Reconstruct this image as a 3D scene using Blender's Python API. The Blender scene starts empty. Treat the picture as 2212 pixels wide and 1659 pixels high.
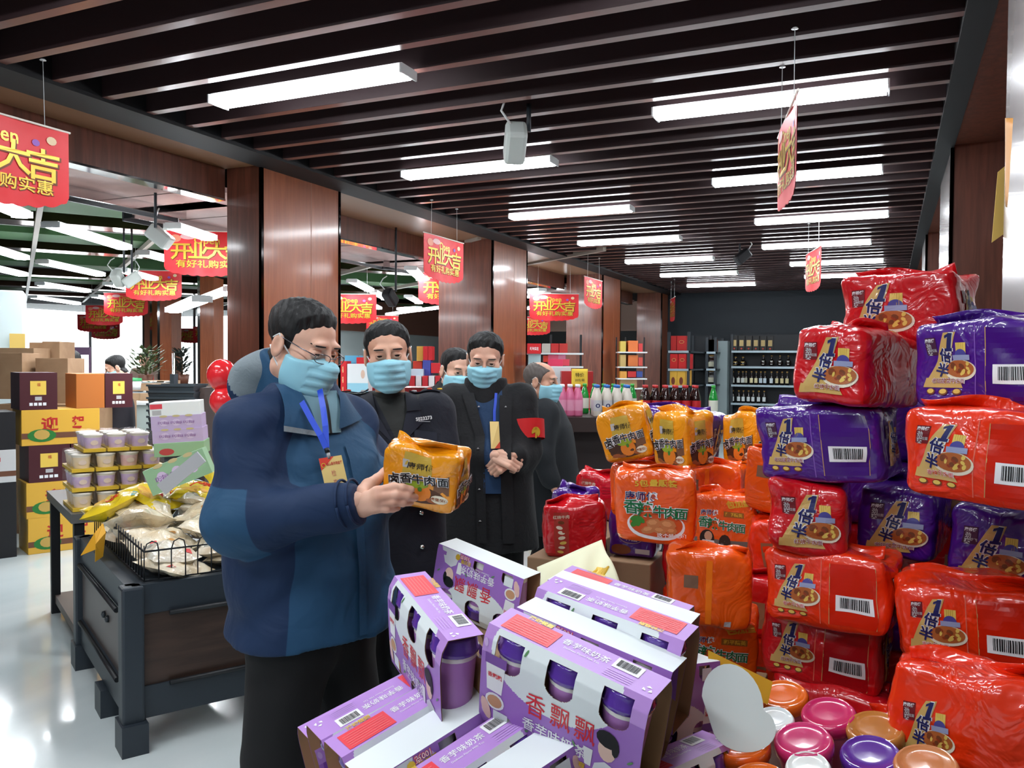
import bpy, math, random
import numpy as np
from mathutils import Vector, Matrix, Euler
rnd = random.Random(7)
SC = bpy.context.scene
COL = SC.collection
# ------------------------------------------------------------------ camera
H, FOC = 1.58, 1800.0
_y, _p, _r = math.radians(-24.28), math.radians(-1.51), math.radians(0.37)
FW = np.array([math.sin(_y)*math.cos(_p), math.cos(_y)*math.cos(_p), math.sin(_p)])
RT = np.cross(FW, [0, 0, 1.0]); RT /= np.linalg.norm(RT); UP = np.cross(RT, FW)
RT, UP = math.cos(_r)*RT+math.sin(_r)*UP, -math.sin(_r)*RT+math.cos(_r)*UP
OC = np.array([0, 0, H])
cam = bpy.data.cameras.new('camera'); cam.sensor_width = 36; cam.sensor_fit = 'HORIZONTAL'
cam.lens = FOC/2212*36; cam.clip_start = 0.05
co = bpy.data.objects.new('camera', cam); COL.objects.link(co)
co.matrix_world = Matrix(((RT[0], UP[0], -FW[0], 0), (RT[1], UP[1], -FW[1], 0), (RT[2], UP[2], -FW[2], H), (0, 0, 0, 1)))
SC.camera = co
# ------------------------------------------------------------------ view and daylight
SC.view_settings.view_transform = 'Standard'; SC.view_settings.look = 'None'
SC.view_settings.exposure = 1.2; SC.view_settings.gamma = 1; SC.view_settings.use_curve_mapping = False
W = bpy.data.worlds.new('daylight'); SC.world = W; W.use_nodes = True
W.node_tree.nodes['Background'].inputs[0].default_value = (0.93, 0.97, 1, 1)
W.node_tree.nodes['Background'].inputs[1].default_value = 2.6
LAMP = 20.0        # radiance of the tube diffusers
SC.cycles.max_bounces = 6; SC.cycles.diffuse_bounces = 2; SC.cycles.glossy_bounces = 3
SC.cycles.use_adaptive_sampling = True; SC.cycles.adaptive_threshold = 0.06
SC.cycles.transmission_bounces = 4; SC.cycles.transparent_max_bounces = 8
SC.cycles.sample_clamp_indirect = 4.0; SC.cycles.caustics_reflective = False; SC.cycles.caustics_refractive = False

def ray(px, py): return FW+(px-1106)/FOC*RT-(py-829.5)/FOC*UP
def PD(px, py, d): return OC+ray(px, py)*d                    # photo pixel at a distance along the view axis
def PZ(px, py, z): v = ray(px, py); return OC+v*(z-H)/v[2]
def PX(px, py, x): v = ray(px, py); return OC+v*x/v[0]
def PY(px, py, y): v = ray(px, py); return OC+v*y/v[1]
# ------------------------------------------------------------------ materials
def lin(c):
    return tuple(((v/255)/12.92 if v/255 <= .04045 else ((v/255+.055)/1.055)**2.4) for v in c)
MATS = {}
def mat(name, c=(128, 128, 128), rough=.5, metal=0, coat=0, bump=None, emit=0, spec=.5, vary=None, trans=0, alpha=1, sheen=0, coat_r=.05, ior=1.45, sss=0, stretch=None):
    if name in MATS: return MATS[name]
    m = bpy.data.materials.new(name); m.use_nodes = True; nt = m.node_tree; N, L = nt.nodes, nt.links
    b = N['Principled BSDF']; col = lin(c)+(1,)
    I = b.inputs
    I['Base Color'].default_value = col; I['Roughness'].default_value = rough; I['Metallic'].default_value = metal
    I['Specular IOR Level'].default_value = spec; I['Coat Weight'].default_value = coat; I['Coat Roughness'].default_value = coat_r
    I['Transmission Weight'].default_value = trans; I['Alpha'].default_value = alpha; I['IOR'].default_value = ior
    if sheen: I['Sheen Weight'].default_value = sheen
    if sss: I['Subsurface Weight'].default_value = sss; I['Subsurface Radius'].default_value = (.012, .005, .003); I['Subsurface Scale'].default_value = 1
    if emit: I['Emission Color'].default_value = col; I['Emission Strength'].default_value = emit
    tc = None
    def coord(scale=None):
        nonlocal tc
        tc = tc or N.new('ShaderNodeTexCoord')
        if scale is None: return tc.outputs['Object']
        mp = N.new('ShaderNodeMapping'); mp.inputs['Scale'].default_value = scale; L.new(tc.outputs['Object'], mp.inputs[0]); return mp.outputs[0]
    if vary:                                                  # (second colour, scale, detail, stretch)
        c2, sc, det, st = vary
        n = N.new('ShaderNodeTexNoise'); n.inputs['Scale'].default_value = sc; n.inputs['Detail'].default_value = det
        n.inputs['Distortion'].default_value = .6
        L.new(coord(st), n.inputs['Vector'])
        r = N.new('ShaderNodeValToRGB'); r.color_ramp.elements[0].position = .35; r.color_ramp.elements[1].position = .65
        r.color_ramp.elements[0].color = col; r.color_ramp.elements[1].color = lin(c2)+(1,)
        L.new(n.outputs[0], r.inputs[0]); L.new(r.outputs[0], I['Base Color'])
    if bump:                                                  # (scale, strength, distance)
        n = N.new('ShaderNodeTexNoise'); n.inputs['Scale'].default_value = bump[0]; n.inputs['Detail'].default_value = 3
        n.inputs['Distortion'].default_value = 1.2
        L.new(coord(stretch), n.inputs['Vector'])
        bp = N.new('ShaderNodeBump'); bp.inputs['Strength'].default_value = bump[1]; bp.inputs['Distance'].default_value = bump[2]
        L.new(n.outputs[0], bp.inputs['Height']); L.new(bp.outputs[0], I['Normal'])
        if coat: L.new(bp.outputs[0], I['Coat Normal'])
    MATS[name] = m
    return m
def M(c, rough=.5, **k):                                       # plain colour, cached by colour
    return mat('paint_%02x%02x%02x_%d' % (c[0], c[1], c[2], rough*100), c, rough, **k)
def film(name, c, s=1.0):                                      # printed plastic film, crinkled and glossy
    return mat('film_'+name, c, .3, coat=1, coat_r=.06, bump=(11, .8*s, .014), spec=.5)
wood_a = mat('wood_red_brown', (166, 92, 56), .34, coat=.5, coat_r=.12, vary=((146, 78, 46), 3, 4, (9, 9, .7)))
wood_b = mat('wood_dark', (116, 66, 50), .34, coat=.5, coat_r=.12, vary=((90, 50, 38), 3, 4, (9, 9, .7)))
chrome = mat('chrome', (215, 215, 215), .08, metal=1)
black = mat('black_metal', (24, 27, 31), .45)
dkgrey = mat('charcoal_metal', (44, 51, 57), .4)
white = mat('white_plastic', (225, 230, 230), .4)
tube_m = mat('lit_diffuser', (245, 250, 255), .5, emit=LAMP)
glass = mat('clear_glass', (245, 250, 250), .02, trans=1, ior=1.2)
gold = mat('gold_print', (226, 186, 62), .35, metal=.25)
goldd = mat('gold_shadow_print', (120, 60, 14), .5)
navy = M((22, 28, 92)); pwhite = M((236, 238, 240)); pblack = M((16, 17, 20))
# ------------------------------------------------------------------ mesh building
TXT = {}
def text_mesh(s, bold=0.0):
    if (s, bold) in TXT: return TXT[(s, bold)]
    c = bpy.data.curves.new('t', 'FONT'); c.body = s; c.align_x = 'CENTER'; c.align_y = 'CENTER'; c.offset = bold; c.resolution_u = 2
    c.fill_mode = 'FRONT' if hasattr(c, 'fill_mode') else c.fill_mode
    o = bpy.data.objects.new('t', c); COL.objects.link(o)
    dg = bpy.context.evaluated_depsgraph_get(); e = o.evaluated_get(dg); me = e.to_mesh()
    v = np.array([(p.co.x, p.co.y) for p in me.vertices]) if len(me.vertices) else np.zeros((0, 2))
    f = [tuple(p.vertices) for p in me.polygons]
    e.to_mesh_clear(); bpy.data.objects.remove(o); bpy.data.curves.remove(c)
    if len(v): v = v-(v.max(0)+v.min(0))/2
    TXT[(s, bold)] = (v, f)
    return v, f
class MB:
    def __init__(s): s.v = []; s.f = []; s.mi = []; s.sm = []; s.mats = []; s.n = 0
    def add(s, v, f, m, smooth=False, xf=None):
        v = np.asarray(v, float).reshape(-1, 3)
        if xf is not None: v = xf(v)
        if m not in s.mats: s.mats.append(m)
        k = s.mats.index(m)
        s.v.append(v); s.f += [tuple(i+s.n for i in q) for q in f]; s.mi += [k]*len(f); s.sm += [smooth]*len(f); s.n += len(v)
        return s
    def box(s, c, d, m, R=None):
        c = np.asarray(c, float); d = np.asarray(d, float)/2
        v = np.array([(x, y, z) for z in (-1, 1) for y in (-1, 1) for x in (-1, 1)], float)*d
        if R is not None: v = v@np.asarray(R).T
        return s.add(v+c, [(0, 2, 3, 1), (4, 5, 7, 6), (0, 1, 5, 4), (2, 6, 7, 3), (0, 4, 6, 2), (1, 3, 7, 5)], m)
    def span(s, a, b, m):                                      # box from corner a to corner b
        a = np.array(a, float); b = np.array(b, float); return s.box((a+b)/2, abs(b-a), m)
    def cyl(s, a, b, r0, m, r1=None, n=12, caps=True):
        return s.tube([a, b], [r0, r0 if r1 is None else r1], m, n, caps, False)
    def tube(s, pts, r, m, n=8, caps=True, smooth=True):
        pts = np.array(pts, float); k = len(pts); r = np.ones(k)*r
        t = np.gradient(pts, axis=0); t /= np.linalg.norm(t, axis=1)[:, None]+1e-12
        a = np.array([0, 0, 1.0]) if abs(t[0][2]) < .9 else np.array([1.0, 0, 0])
        u = np.cross(t[0], a); u /= np.linalg.norm(u); vs = []
        for i in range(k):
            u = u-t[i]*np.dot(u, t[i]); u /= np.linalg.norm(u); w = np.cross(t[i], u)
            an = np.arange(n)/n*2*np.pi
            vs.append(pts[i]+r[i]*(np.cos(an)[:, None]*u+np.sin(an)[:, None]*w))
        f = [(i*n+j, i*n+(j+1) % n, (i+1)*n+(j+1) % n, (i+1)*n+j) for i in range(k-1) for j in range(n)]
        s.add(np.concatenate(vs), f, m, True)
        if caps:
            s.f += [tuple(s.n-k*n+j for j in range(n))[::-1], tuple(s.n-n+j for j in range(n))]
            s.mi += [s.mats.index(m)]*2; s.sm += [False]*2
        return s
    def lathe(s, prof, m, o=(0, 0, 0), n=20, xf=None, ms=None):
        an = np.arange(n)/n*2*np.pi; k = len(prof)
        v = np.array([(r*np.cos(a), r*np.sin(a), z) for r, z in prof for a in an])
        v = v+np.array(o)
        if ms is None:
            return s.add(v, [(i*n+j, i*n+(j+1) % n, (i+1)*n+(j+1) % n, (i+1)*n+j) for i in range(k-1) for j in range(n)], m, True, xf)
        for i in range(k-1):
            s.add(v[i*n:(i+2)*n], [(j, (j+1) % n, n+(j+1) % n, n+j) for j in range(n)], ms[i], True, xf)
        return s
    def grid(s, fun, nu, nv, m, smooth=True, u=(0, 1), v=(0, 1)):
        U, V = np.meshgrid(np.linspace(u[0], u[1], nu+1), np.linspace(v[0], v[1], nv+1), indexing='ij')
        P = fun(U.ravel(), V.ravel())
        f = [(i*(nv+1)+j, (i+1)*(nv+1)+j, (i+1)*(nv+1)+j+1, i*(nv+1)+j+1) for i in range(nu) for j in range(nv)]
        return s.add(P, f, m, smooth)
    # flat printing: pm maps (n,2) sheet coordinates and a lift to (n,3)
    def ppoly(s, pts, m, pm, lift=0.0): return s.add(pm(np.array(pts, float), lift), [tuple(range(len(pts)))], m)
    def prect(s, x0, y0, x1, y1, m, pm, lift=0.0, n=1, ny=None):
        ny = ny or n
        U, V = np.meshgrid(np.linspace(x0, x1, n+1), np.linspace(y0, y1, ny+1), indexing='ij')
        f = [(i*(ny+1)+j, (i+1)*(ny+1)+j, (i+1)*(ny+1)+j+1, i*(ny+1)+j+1) for i in range(n) for j in range(ny)]
        return s.add(pm(np.stack([U.ravel(), V.ravel()], -1), lift), f, m)
    def pell(s, cx, cy, rx, ry, m, pm, lift=0.0, n=20, rot=0, a0=0, a1=360):
        a = np.radians(np.linspace(a0, a1, n+1)); x, y = rx*np.cos(a), ry*np.sin(a); c, q = math.cos(math.radians(rot)), math.sin(math.radians(rot))
        p = np.stack([cx+x*c-y*q, cy+x*q+y*c], -1)
        c0 = np.array([[cx, cy]]); p = np.concatenate([c0, c0*.45+p*.55, p]); k = n+1
        return s.add(pm(p, lift), [(0, i+1, i+2) for i in range(n)]+[(i+1, i+1+k, i+2+k, i+2) for i in range(n)], m)
    def pquad(s, q, m, pm, lift=0.0, n=8):
        q = np.array(q, float); U, V = np.meshgrid(np.linspace(0, 1, n+1), np.linspace(0, 1, n+1), indexing='ij'); U, V = U.ravel()[:, None], V.ravel()[:, None]
        return s.add(pm((q[0]*(1-U)+q[1]*U)*(1-V)+(q[3]*(1-U)+q[2]*U)*V, lift), [(i*(n+1)+j, (i+1)*(n+1)+j, (i+1)*(n+1)+j+1, i*(n+1)+j+1) for i in range(n) for j in range(n)], m)
    def ptext(s, t, cx, cy, size, m, pm, lift=0.0, bold=0.0, rot=0, sx=1.0, shear=0.0):
        v, f = text_mesh(t, bold)
        if not len(v): return s
        p = v*size*np.array([sx, 1]); p[:, 0] += shear*p[:, 1]
        c, q = math.cos(math.radians(rot)), math.sin(math.radians(rot))
        p = np.stack([cx+p[:, 0]*c-p[:, 1]*q, cy+p[:, 0]*q+p[:, 1]*c], -1)
        return s.add(pm(p, lift), f, m)
    def barcode(s, x0, y0, x1, y1, pm, lift):
        s.prect(x0, y0, x1, y1, pwhite, pm, lift, 8)
        x = x0+(x1-x0)*.12; r = random.Random(int(abs(x0)*1e4)+3)
        while x < x1-(x1-x0)*.14:
            w = (x1-x0)*r.choice((.012, .02, .03)); s.prect(x, y0+(y1-y0)*.2, x+w, y1-(y1-y0)*.12, pblack, pm, lift*1.8, 1, 5); x += w+(x1-x0)*r.choice((.014, .022))
        return s
    def build(s, name, parent=None, loc=(0, 0, 0), rot=(0, 0, 0), bevel=0, origin=None):
        v = np.concatenate(s.v) if s.v else np.zeros((0, 3))
        if origin is not None: v = v-np.array(origin); loc = origin
        me = bpy.data.meshes.new(name); me.from_pydata(v.tolist(), [], s.f)
        for m in s.mats: me.materials.append(m)
        me.polygons.foreach_set('material_index', s.mi); me.polygons.foreach_set('use_smooth', s.sm); me.update()
        o = bpy.data.objects.new(name, me); COL.objects.link(o); o.location = [float(q) for q in loc]; o.rotation_euler = rot
        if parent is not None: o.parent = parent
        if bevel:
            b = o.modifiers.new('bevel', 'BEVEL'); b.width = bevel; b.segments = 2; b.limit_method = 'ANGLE'; b.angle_limit = math.radians(50)
        return o
def empty(name, loc=(0, 0, 0), rot=(0, 0, 0)):
    o = bpy.data.objects.new(name, None); COL.objects.link(o); o.location = [float(q) for q in loc]; o.rotation_euler = rot
    o.empty_display_size = .1; return o
def tag(o, label=None, cat=None, group=None, kind=None):
    if label: o['label'] = label
    if cat: o['category'] = cat
    if group: o['group'] = group
    if kind: o['kind'] = kind
    return o
def st(o): o['kind'] = 'structure'; return o
def copy_tree(o, parent=None):
    c = o.copy(); COL.objects.link(c)
    if parent is not None: c.parent = parent
    for ch in list(o.children): copy_tree(ch, c)
    return c
def flat(o, U, V):                                             # sheet with origin o, axes U, V (scaled), lift along the normal
    o, U, V = (np.array(q, float) for q in (o, U, V)); Nn = np.cross(U, V); Nn /= np.linalg.norm(Nn)
    return lambda p, l=0.0: o+p[:, :1]*U+p[:, 1:2]*V+l*Nn
def rotm(rx=0, ry=0, rz=0): return np.array(Euler([math.radians(a) for a in (rx, ry, rz)]).to_matrix())
ORD = ['nearest', 'second', 'third', 'fourth', 'fifth', 'sixth', 'seventh', 'eighth', 'ninth', 'tenth', 'eleventh', 'twelfth', 'thirteenth', 'fourteenth', 'fifteenth', 'sixteenth', 'seventeenth', 'eighteenth', 'nineteenth', 'twentieth']
# ================================================================== the room
floor_m = mat('floor_polished_tile', (228, 238, 238), .14, coat=.3, coat_r=.05, vary=((202, 216, 218), 1.1, 5, (1, .35, 1)))
b = MB(); b.span((-26, -4, -.1), (1.4, 34, 0), floor_m); st(b.build('floor'))
# polished tile joints are lines pressed in the floor
ceil_black = mat('ceiling_black', (16, 16, 21), .8)
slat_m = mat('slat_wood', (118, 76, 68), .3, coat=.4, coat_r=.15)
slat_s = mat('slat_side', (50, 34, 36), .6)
edge_m = mat('ceiling_edge_black', (14, 15, 19), .6)
b = MB(); b.span((-4.3, -4, 3.2), (.46, 17.4, 3.3), ceil_black); ce = st(b.build('ceiling'))
b = MB()
y = 3.905-.3*26
while y < 17.2:
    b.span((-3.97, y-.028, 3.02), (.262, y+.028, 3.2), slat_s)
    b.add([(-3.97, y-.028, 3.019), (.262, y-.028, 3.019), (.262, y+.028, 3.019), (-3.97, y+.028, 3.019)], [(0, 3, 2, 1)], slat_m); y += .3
b.build('ceiling_slats', ce)
b = MB(); b.span((-4.24, -4, 3.0), (-3.96, 17.4, 3.2), edge_m); b.span((.26, -4, 3.0), (.37, 17.4, 3.2), edge_m); b.build('border_strip', ce)
# walls
wall_dark = mat('wall_dark_teal', (24, 34, 42), .6)
b = MB(); b.span((-4.6, 17.3, 0), (1.4, 17.5, 3.3), wall_dark); b.span((-4.6, 17.5, 0), (-4.3, 22.4, 3.3), wall_dark); st(b.build('wall_back'))
b = MB(); b.span((1.0, -4, 0), (1.2, 17.4, 3.3), M((90, 84, 80))); st(b.build('wall_right'))
b = MB(); b.span((-26, -4.2, 0), (1.4, -4, 3.4), M((90, 84, 80))); st(b.build('wall_front'))
# columns of the left portal row
for y0, y1, x1, nm in ((4.867, 5.82, -4.56, 'column_1'), (8.81, 9.81, -4.95, 'column_2'), (12.94, 13.9, -4.86, 'column_3'), (16.79, 17.3, -4.75, 'column_4'), (.9, 1.85, -4.6, 'column_5')):
    b = MB(); b.span((x1, y0, 0), (-4.23, y1, 3.02), wood_b)
    b.span((-4.232, y0+.02, 0), (-4.226, y1-.02, 3.0), wood_a)
    if y1-y0 > .6: b.span((-4.227, y0+.6*(y1-y0), 0), (-4.2245, y0+.6*(y1-y0)+.006, 3.0), mat('wood_groove', (165, 110, 85), .4))
    o = st(b.build(nm))
    b = MB()
    for yy in (y0, y1): b.span((-4.245, yy-.012, 0), (-4.222, yy+.012, 3.02), mat('dark_mirror_trim', (30, 28, 28), .08, metal=1))
    b.build('edge_trim', o)
# portal soffits and headers between the columns
panel_m = mat('hall_panel', (150, 122, 116), .5, vary=((135, 108, 104), 4, 4, None))
for k, (a, c, x1) in enumerate(((1.85, 4.867, -4.58), (5.82, 8.81, -4.95), (9.81, 12.94, -4.9), (13.9, 16.79, -4.85))):
    b = MB(); b.span((x1-.1, a, 3.02), (-4.23, c, 3.1), mat('soffit_brown', (132, 92, 62), .45, coat=.3, coat_r=.2)); st(b.build('trim_%d' % (k+1)))
    b = MB(); b.span((x1-.12, a, 2.79), (x1, c, 3.02), wood_b); b.span((x1-.125, a, 2.78), (x1+.004, c, 2.795), chrome); st(b.build('trim_%d' % (k+5)))
    b = MB(); b.span((x1-1.0, a-.6, 2.88), (x1-.13, c+.6, 2.92), panel_m)
    for q in np.arange(a, c, 1.0): b.span((x1-1.0, q, 2.876), (x1-.13, q+.012, 2.881), M((90, 70, 66)))
    b.span((x1-1.1, a-.6, 2.80), (x1-1.0, c+.6, 2.9), chrome); b.span((x1-1.12, a-.6, 2.78), (x1-1.1, c+.6, 3.2), black); st(b.build('trim_%d' % (k+9)))
# right portal row
painted_sheen = mat('pillar_painted_sheen', (178, 170, 168), .25, coat=.5)  # grey colour stands in for the whitish reflection on glossy brown wood
for y0, y1, nm in ((2.25, 3.36, 'column_6'), (6.2, 7.5, 'column_7'), (10.2, 11.4, 'column_8'), (14.2, 15.4, 'column_9')):
    b = MB(); b.span((.362, y0, 0), (.99, y1, 3.02), wood_b); b.span((.356, y0+.02, 0), (.364, y1-.02, 3.0), painted_sheen); o = st(b.build(nm))
    b = MB(); b.span((.35, y0-.014, 0), (.372, y0+.02, 3.02), MATS['dark_mirror_trim']); b.build('edge_trim', o)
b = MB(); b.span((.37, -4, 3.02), (1.0, 17.3, 3.1), wood_b); st(b.build('trim_13'))
b = MB(); b.span((.7, -4, 2.55), (.78, 17.3, 3.02), wood_b); st(b.build('trim_14'))
# the side hall on the left, laid out on its own axes
Ad = np.array([math.sin(math.radians(-55)), math.cos(math.radians(-55)), 0]); Bd = np.array([Ad[1], -Ad[0], 0])
RA = np.stack([Ad, Bd, [0, 0, 1]], 1)
def AB(a, bb, z=0): return Ad*a+Bd*bb+np.array([0, 0, z])
hall_black = mat('hall_ceiling_black', (17, 21, 24), .7)
green_m = mat('hall_green_beam', (48, 84, 44), .6)
b = MB(); b.add([(-4.6, -4, 3.25), (-4.6, 22.4, 3.25), (-13, 25, 3.25), (-26, 24, 3.25), (-26, -4, 3.25)], [(0, 1, 2, 3, 4)], hall_black); hc = st(b.build('ceiling_hall'))
b = MB()
for a in (11.9, 15.3, 18.3, 20.8, 9.4):
    b.box(AB(a, 3.4, 3.16), (.75, 17, .16), green_m, RA)
b.build('green_beam', hc)
b = MB()
for a in (12.95, 16.9, 19.6, 22.0, 10.4):
    b.box(AB(a, 3.4, 3.1), (.35, 17, .12), mat('glossy_tin', (150, 110, 98), .1, metal=1), RA)
    b.box(AB(a+.85, 3.4, 3.17), (.05, 17, .1), M((110, 110, 105)), RA)
b.build('ceiling_strip', hc)
b = MB()
for bb in (.2, 1.42, 4.6, 6.4): b.box(AB(16, bb, 3.02), (15, .05, .06), mat('tray_grey', (150, 140, 130), .4), RA)
b.build('cable_tray', hc)
# window wall far off on the left: white frames, glass, daylight behind
wall_pale = mat('wall_pale', (196, 200, 202), .6)
wa = 23.6
b = MB(); b.box(AB(wa, 4, 3.12), (.25, 20, .26), wall_pale, RA); b.box(AB(wa-.4, 4, 3.2), (.9, 20, .1), M((190, 190, 188)), RA)
b.box(AB(wa, -2.9, 1.5), (.25, 6, 3), wall_pale, RA); b.box(AB(wa, 11.6, 1.5), (.25, 8, 3), wall_pale, RA); b.box(AB(wa, 4, .2), (.25, 20, .4), wall_pale, RA)
st(b.build('wall_window'))
for k, (b0, b1) in enumerate(((.1, 3.1), (3.2, 5.0), (5.1, 7.5))):
    b = MB(); fr = M((225, 225, 228))
    for q in (b0, (b0+b1)/2, b1): b.box(AB(wa, q, 1.7), (.08, .06, 2.62), fr, RA)
    for z in (.42, 2.97): b.box(AB(wa, (b0+b1)/2, z), (.08, b1-b0, .06), fr, RA)
    o = st(b.build('window_%d' % (k+1)))
    b = MB(); b.box(AB(wa, (b0+b1)/2, 1.7), (.012, b1-b0, 2.55), glass, RA); b.build('window_pane', o)
b = MB(); b.box(AB(26, 5, -.05), (12, 34, .1), M((210, 212, 214)), RA); st(b.build('ground'))
# inner walls of the hall
b = MB(); b.span((-12.3, 13.5, 2.32), (-12, 22, 3.25), mat('bulkhead_brown', (122, 80, 66), .4, coat=.3)); b.span((-12.4, 13.5, 0), (-12.2, 22, 2.32), mat('wall_white_grey', (196, 206, 206), .6)); st(b.build('wall_hall'))
b = MB(); b.span((-12.3, 22, 2.45), (-4.3, 22.2, 3.25), mat('bulkhead_tan', (188, 152, 136), .5)); b.span((-12.3, 22.2, 0), (-4.3, 22.4, 2.45), M((26, 28, 30))); st(b.build('wall_hall_end'))
b = MB(); b.span((-26, -4, 0), (-25.8, 16, 3.3), wall_pale); st(b.build('wall_left'))
b = MB(); b.box(AB(27.5, -1.5, 1.6), (10, .2, 3.3), wall_pale, RA); st(b.build('wall_porch'))
# hall pillars
for k, (px, w, d, m) in enumerate(((330, 15, 19, 'p'), (346, 14, 18.5, ''), (369, 25, 17, ''), (458, 30, 15.5, ''))):
    p = PD(px, 780, d); ww = w*d/1800
    b = MB(); b.box((0, 0, 1.55), (ww, .5, 3.1), wood_a if m == '' else M((190, 120, 96)), None)  # the farthest brown pillar has its backlit pink look painted in
    b.box((-ww/2-.02, 0, 1.55), (.05, .5, 3.1), chrome)
    st(b.build('column_%d' % (k+10), loc=(p[0], p[1], 0), rot=(0, 0, math.radians(24))))
# ------------------------------------------------------------------ lights
def make_light(L=1.2, w=.15):
    r = empty('ceiling_light')
    b = MB(); b.box((0, 0, .028), (L, w*.8, .03), white); b.build('housing', r)
    b = MB()
    n = 3; a = np.linspace(0, np.pi, n+1)
    pr = np.stack([-np.cos(a)*w/2, .013-np.sin(a)*.03], -1)
    v = [(x, q[0], q[1]) for x in (-L/2+.01, L/2-.01) for q in pr]; k = n+1
    b.add(v, [(i, i+1, k+i+1, k+i) for i in range(n)]+[tuple(range(k))[::-1], tuple(range(k, 2*k))], tube_m); b.build('diffuser', r)
    for s in (-1, 1): b = MB(); b.box((s*L/2, 0, .014), (.009, w*1.0, .046), white); b.build('end_cap', r)
    return r
L0 = make_light(); L0.location = (0, 0, -50); used = False
def place_light(p, ang, label, group, sx=1):
    global used
    o = L0 if not used else copy_tree(L0); used = True
    o.location = p; o.rotation_euler = (0, 0, ang); o.scale = (sx, 1, 1)
    tag(o, label, 'ceiling light', group)
    return o
ZL = 2.965
for k in range(9):
    y = 3.5+1.935*(k-1)
    if k == 8: continue
    place_light((-3.34+.6, y, ZL), 0, 'white tube light on the slat ceiling, left row, %s' % (('out of frame above the camera',)+tuple(q+' of the row' for q in ORD))[k], 'left row of slat ceiling lights')
for k in range(8):
    y = (4.65, 6.58, 8.54, 10.4, 12.33, 14.2, 2.7, .75)[k]; x = (-1.22, -1.26, -1.22, -1.4, -1.28, -1.25, -1.25, -1.25)[k]+.6
    place_light((x, y, ZL), 0, 'white tube light on the slat ceiling, right row, %s' % (tuple(ORD[:6])+('out of frame above the noodles', 'out of frame overhead'))[k]+(' of the row' if k < 6 else ''), 'right row of slat ceiling lights')
for x, y in ((-2.74, -.4), (-.65, -1.2), (-2.74, -2.3), (-.65, -3.1)):
    place_light((x, y, ZL), 0, 'white tube light on the slat ceiling behind the camera', 'ceiling lights behind the camera')
HL = [((-30, 436), (48, 468)), ((109, 489), (268, 537)), ((372, 492), (452, 517)), ((308, 549), (416, 577)), ((-40, 533), (48, 559)), ((91, 568), (215, 595)), ((-60, 570), (48, 595)), ((86, 615), (187, 630)),
      ((233, 615), (304, 630)), ((71, 643), (167, 657)), ((203, 641), (262, 651)), ((262, 586), (330, 604)), ((760, 609), (797.6, 628)), ((887, 582), (911, 605)), ((914, 609), (938, 629)), ((804.5, 631), (833, 647)), ((882, 642), (905, 655)),
      ((795.6, 656), (817.5, 667)), ((725, 668), (752, 677)), ((839, 680), (896, 672)), ((898, 672), (955, 665)), ((863, 669), (905, 666)), ((375, 673), (437, 650)), ((437, 650), (499, 628)), ((1136, 632), (1172, 628)), ((1136, 642), (1181, 636)), ((1209, 660), (1232, 658)), ((1130, 668), (1157, 666))]
for k, (p, q) in enumerate(HL):
    a, c = PZ(p[0], p[1], 2.63), PZ(q[0], q[1], 2.63); ln = np.linalg.norm(c-a)  # pale metal strip along the front of each shelf
    zz = 2.63
    if ln > 2.2:
        s = 1.6/ln; a, c = OC+(a-OC)*s, OC+(c-OC)*s; ln = 1.6; zz = a[2]
    wh = 'left of the nearest pillar' if p[0] < 520 else ('between the first two pillars' if p[0] < 960 else 'between the second and third pillars')
    i = k if k < 12 else (k-12 if k < 22 else (k-22+12 if k < 24 else k-24))
    place_light((a+c)/2, math.atan2(c[1]-a[1], c[0]-a[0]), 'slim tube light under the hall ceiling %s, %s there' % (wh, ORD[i]), 'hall tube lights', ln/1.2)
# ================================================================== the noodle pile
def bag_deform(dims, seed, bulge=.05, p=11, wr=.017):
    r = random.Random(seed); hd = np.array(dims)/2*1.0
    W_ = [(np.array([r.uniform(-5, 5) for _ in range(3)]), r.uniform(0, 6.3), r.uniform(.3, 1)) for _ in range(7)]
    W2 = [(np.array([r.uniform(-14, 14) for _ in range(3)]), r.uniform(0, 6.3), r.uniform(.2, .6)) for _ in range(6)]
    sk = [r.uniform(-.04, .04) for _ in range(6)]
    def fn(P):
        P = np.asarray(P, float); a = np.abs(P); inf = a.max(1, keepdims=True)+1e-9
        n = ((a/inf)**p).sum(1, keepdims=True)**(1/p)
        Q = P/n
        s = np.sort(np.minimum(a/inf, 1), 1); bl = (1-s[:, :1]**2)*(1-s[:, 1:2]**2)
        Q = Q*(1+bulge*bl)
        x, y, z = Q.T
        d = sum(w[2]*np.sin(Q@w[0]+w[1]) for w in W_)*wr+sum(w[2]*np.sin(Q@w[0]+w[1]) for w in W2)*wr*.45
        top = np.clip(z-.55, 0, 1)*2                           # the crumpled upper end
        d = d*(1+1.3*top)
        Q = Q*(1+d[:, None])
        Q = np.stack([Q[:, 0]+sk[0]*z+sk[1]*y, Q[:, 1]+sk[2]*z, Q[:, 2]+sk[3]*x], 1)
        return Q*hd
    return fn
def cube_faces(n):
    t = np.linspace(-1, 1, n+1); t = np.sign(t)*(1-(1-abs(t))**1.25)
    U, V = np.meshgrid(t, t, indexing='ij'); U, V = U.ravel(), V.ravel(); o = np.ones_like(U)
    fs = [(i*(n+1)+j, (i+1)*(n+1)+j, (i+1)*(n+1)+j+1, i*(n+1)+j+1) for i in range(n) for j in range(n)]
    for ax in range(3):
        for s in (-1, 1):
            P = [None]*3; P[ax] = o*s; P[(ax+1) % 3] = U; P[(ax+2) % 3] = V
            yield np.stack(P, 1), (fs if s > 0 else [q[::-1] for q in fs])
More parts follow.
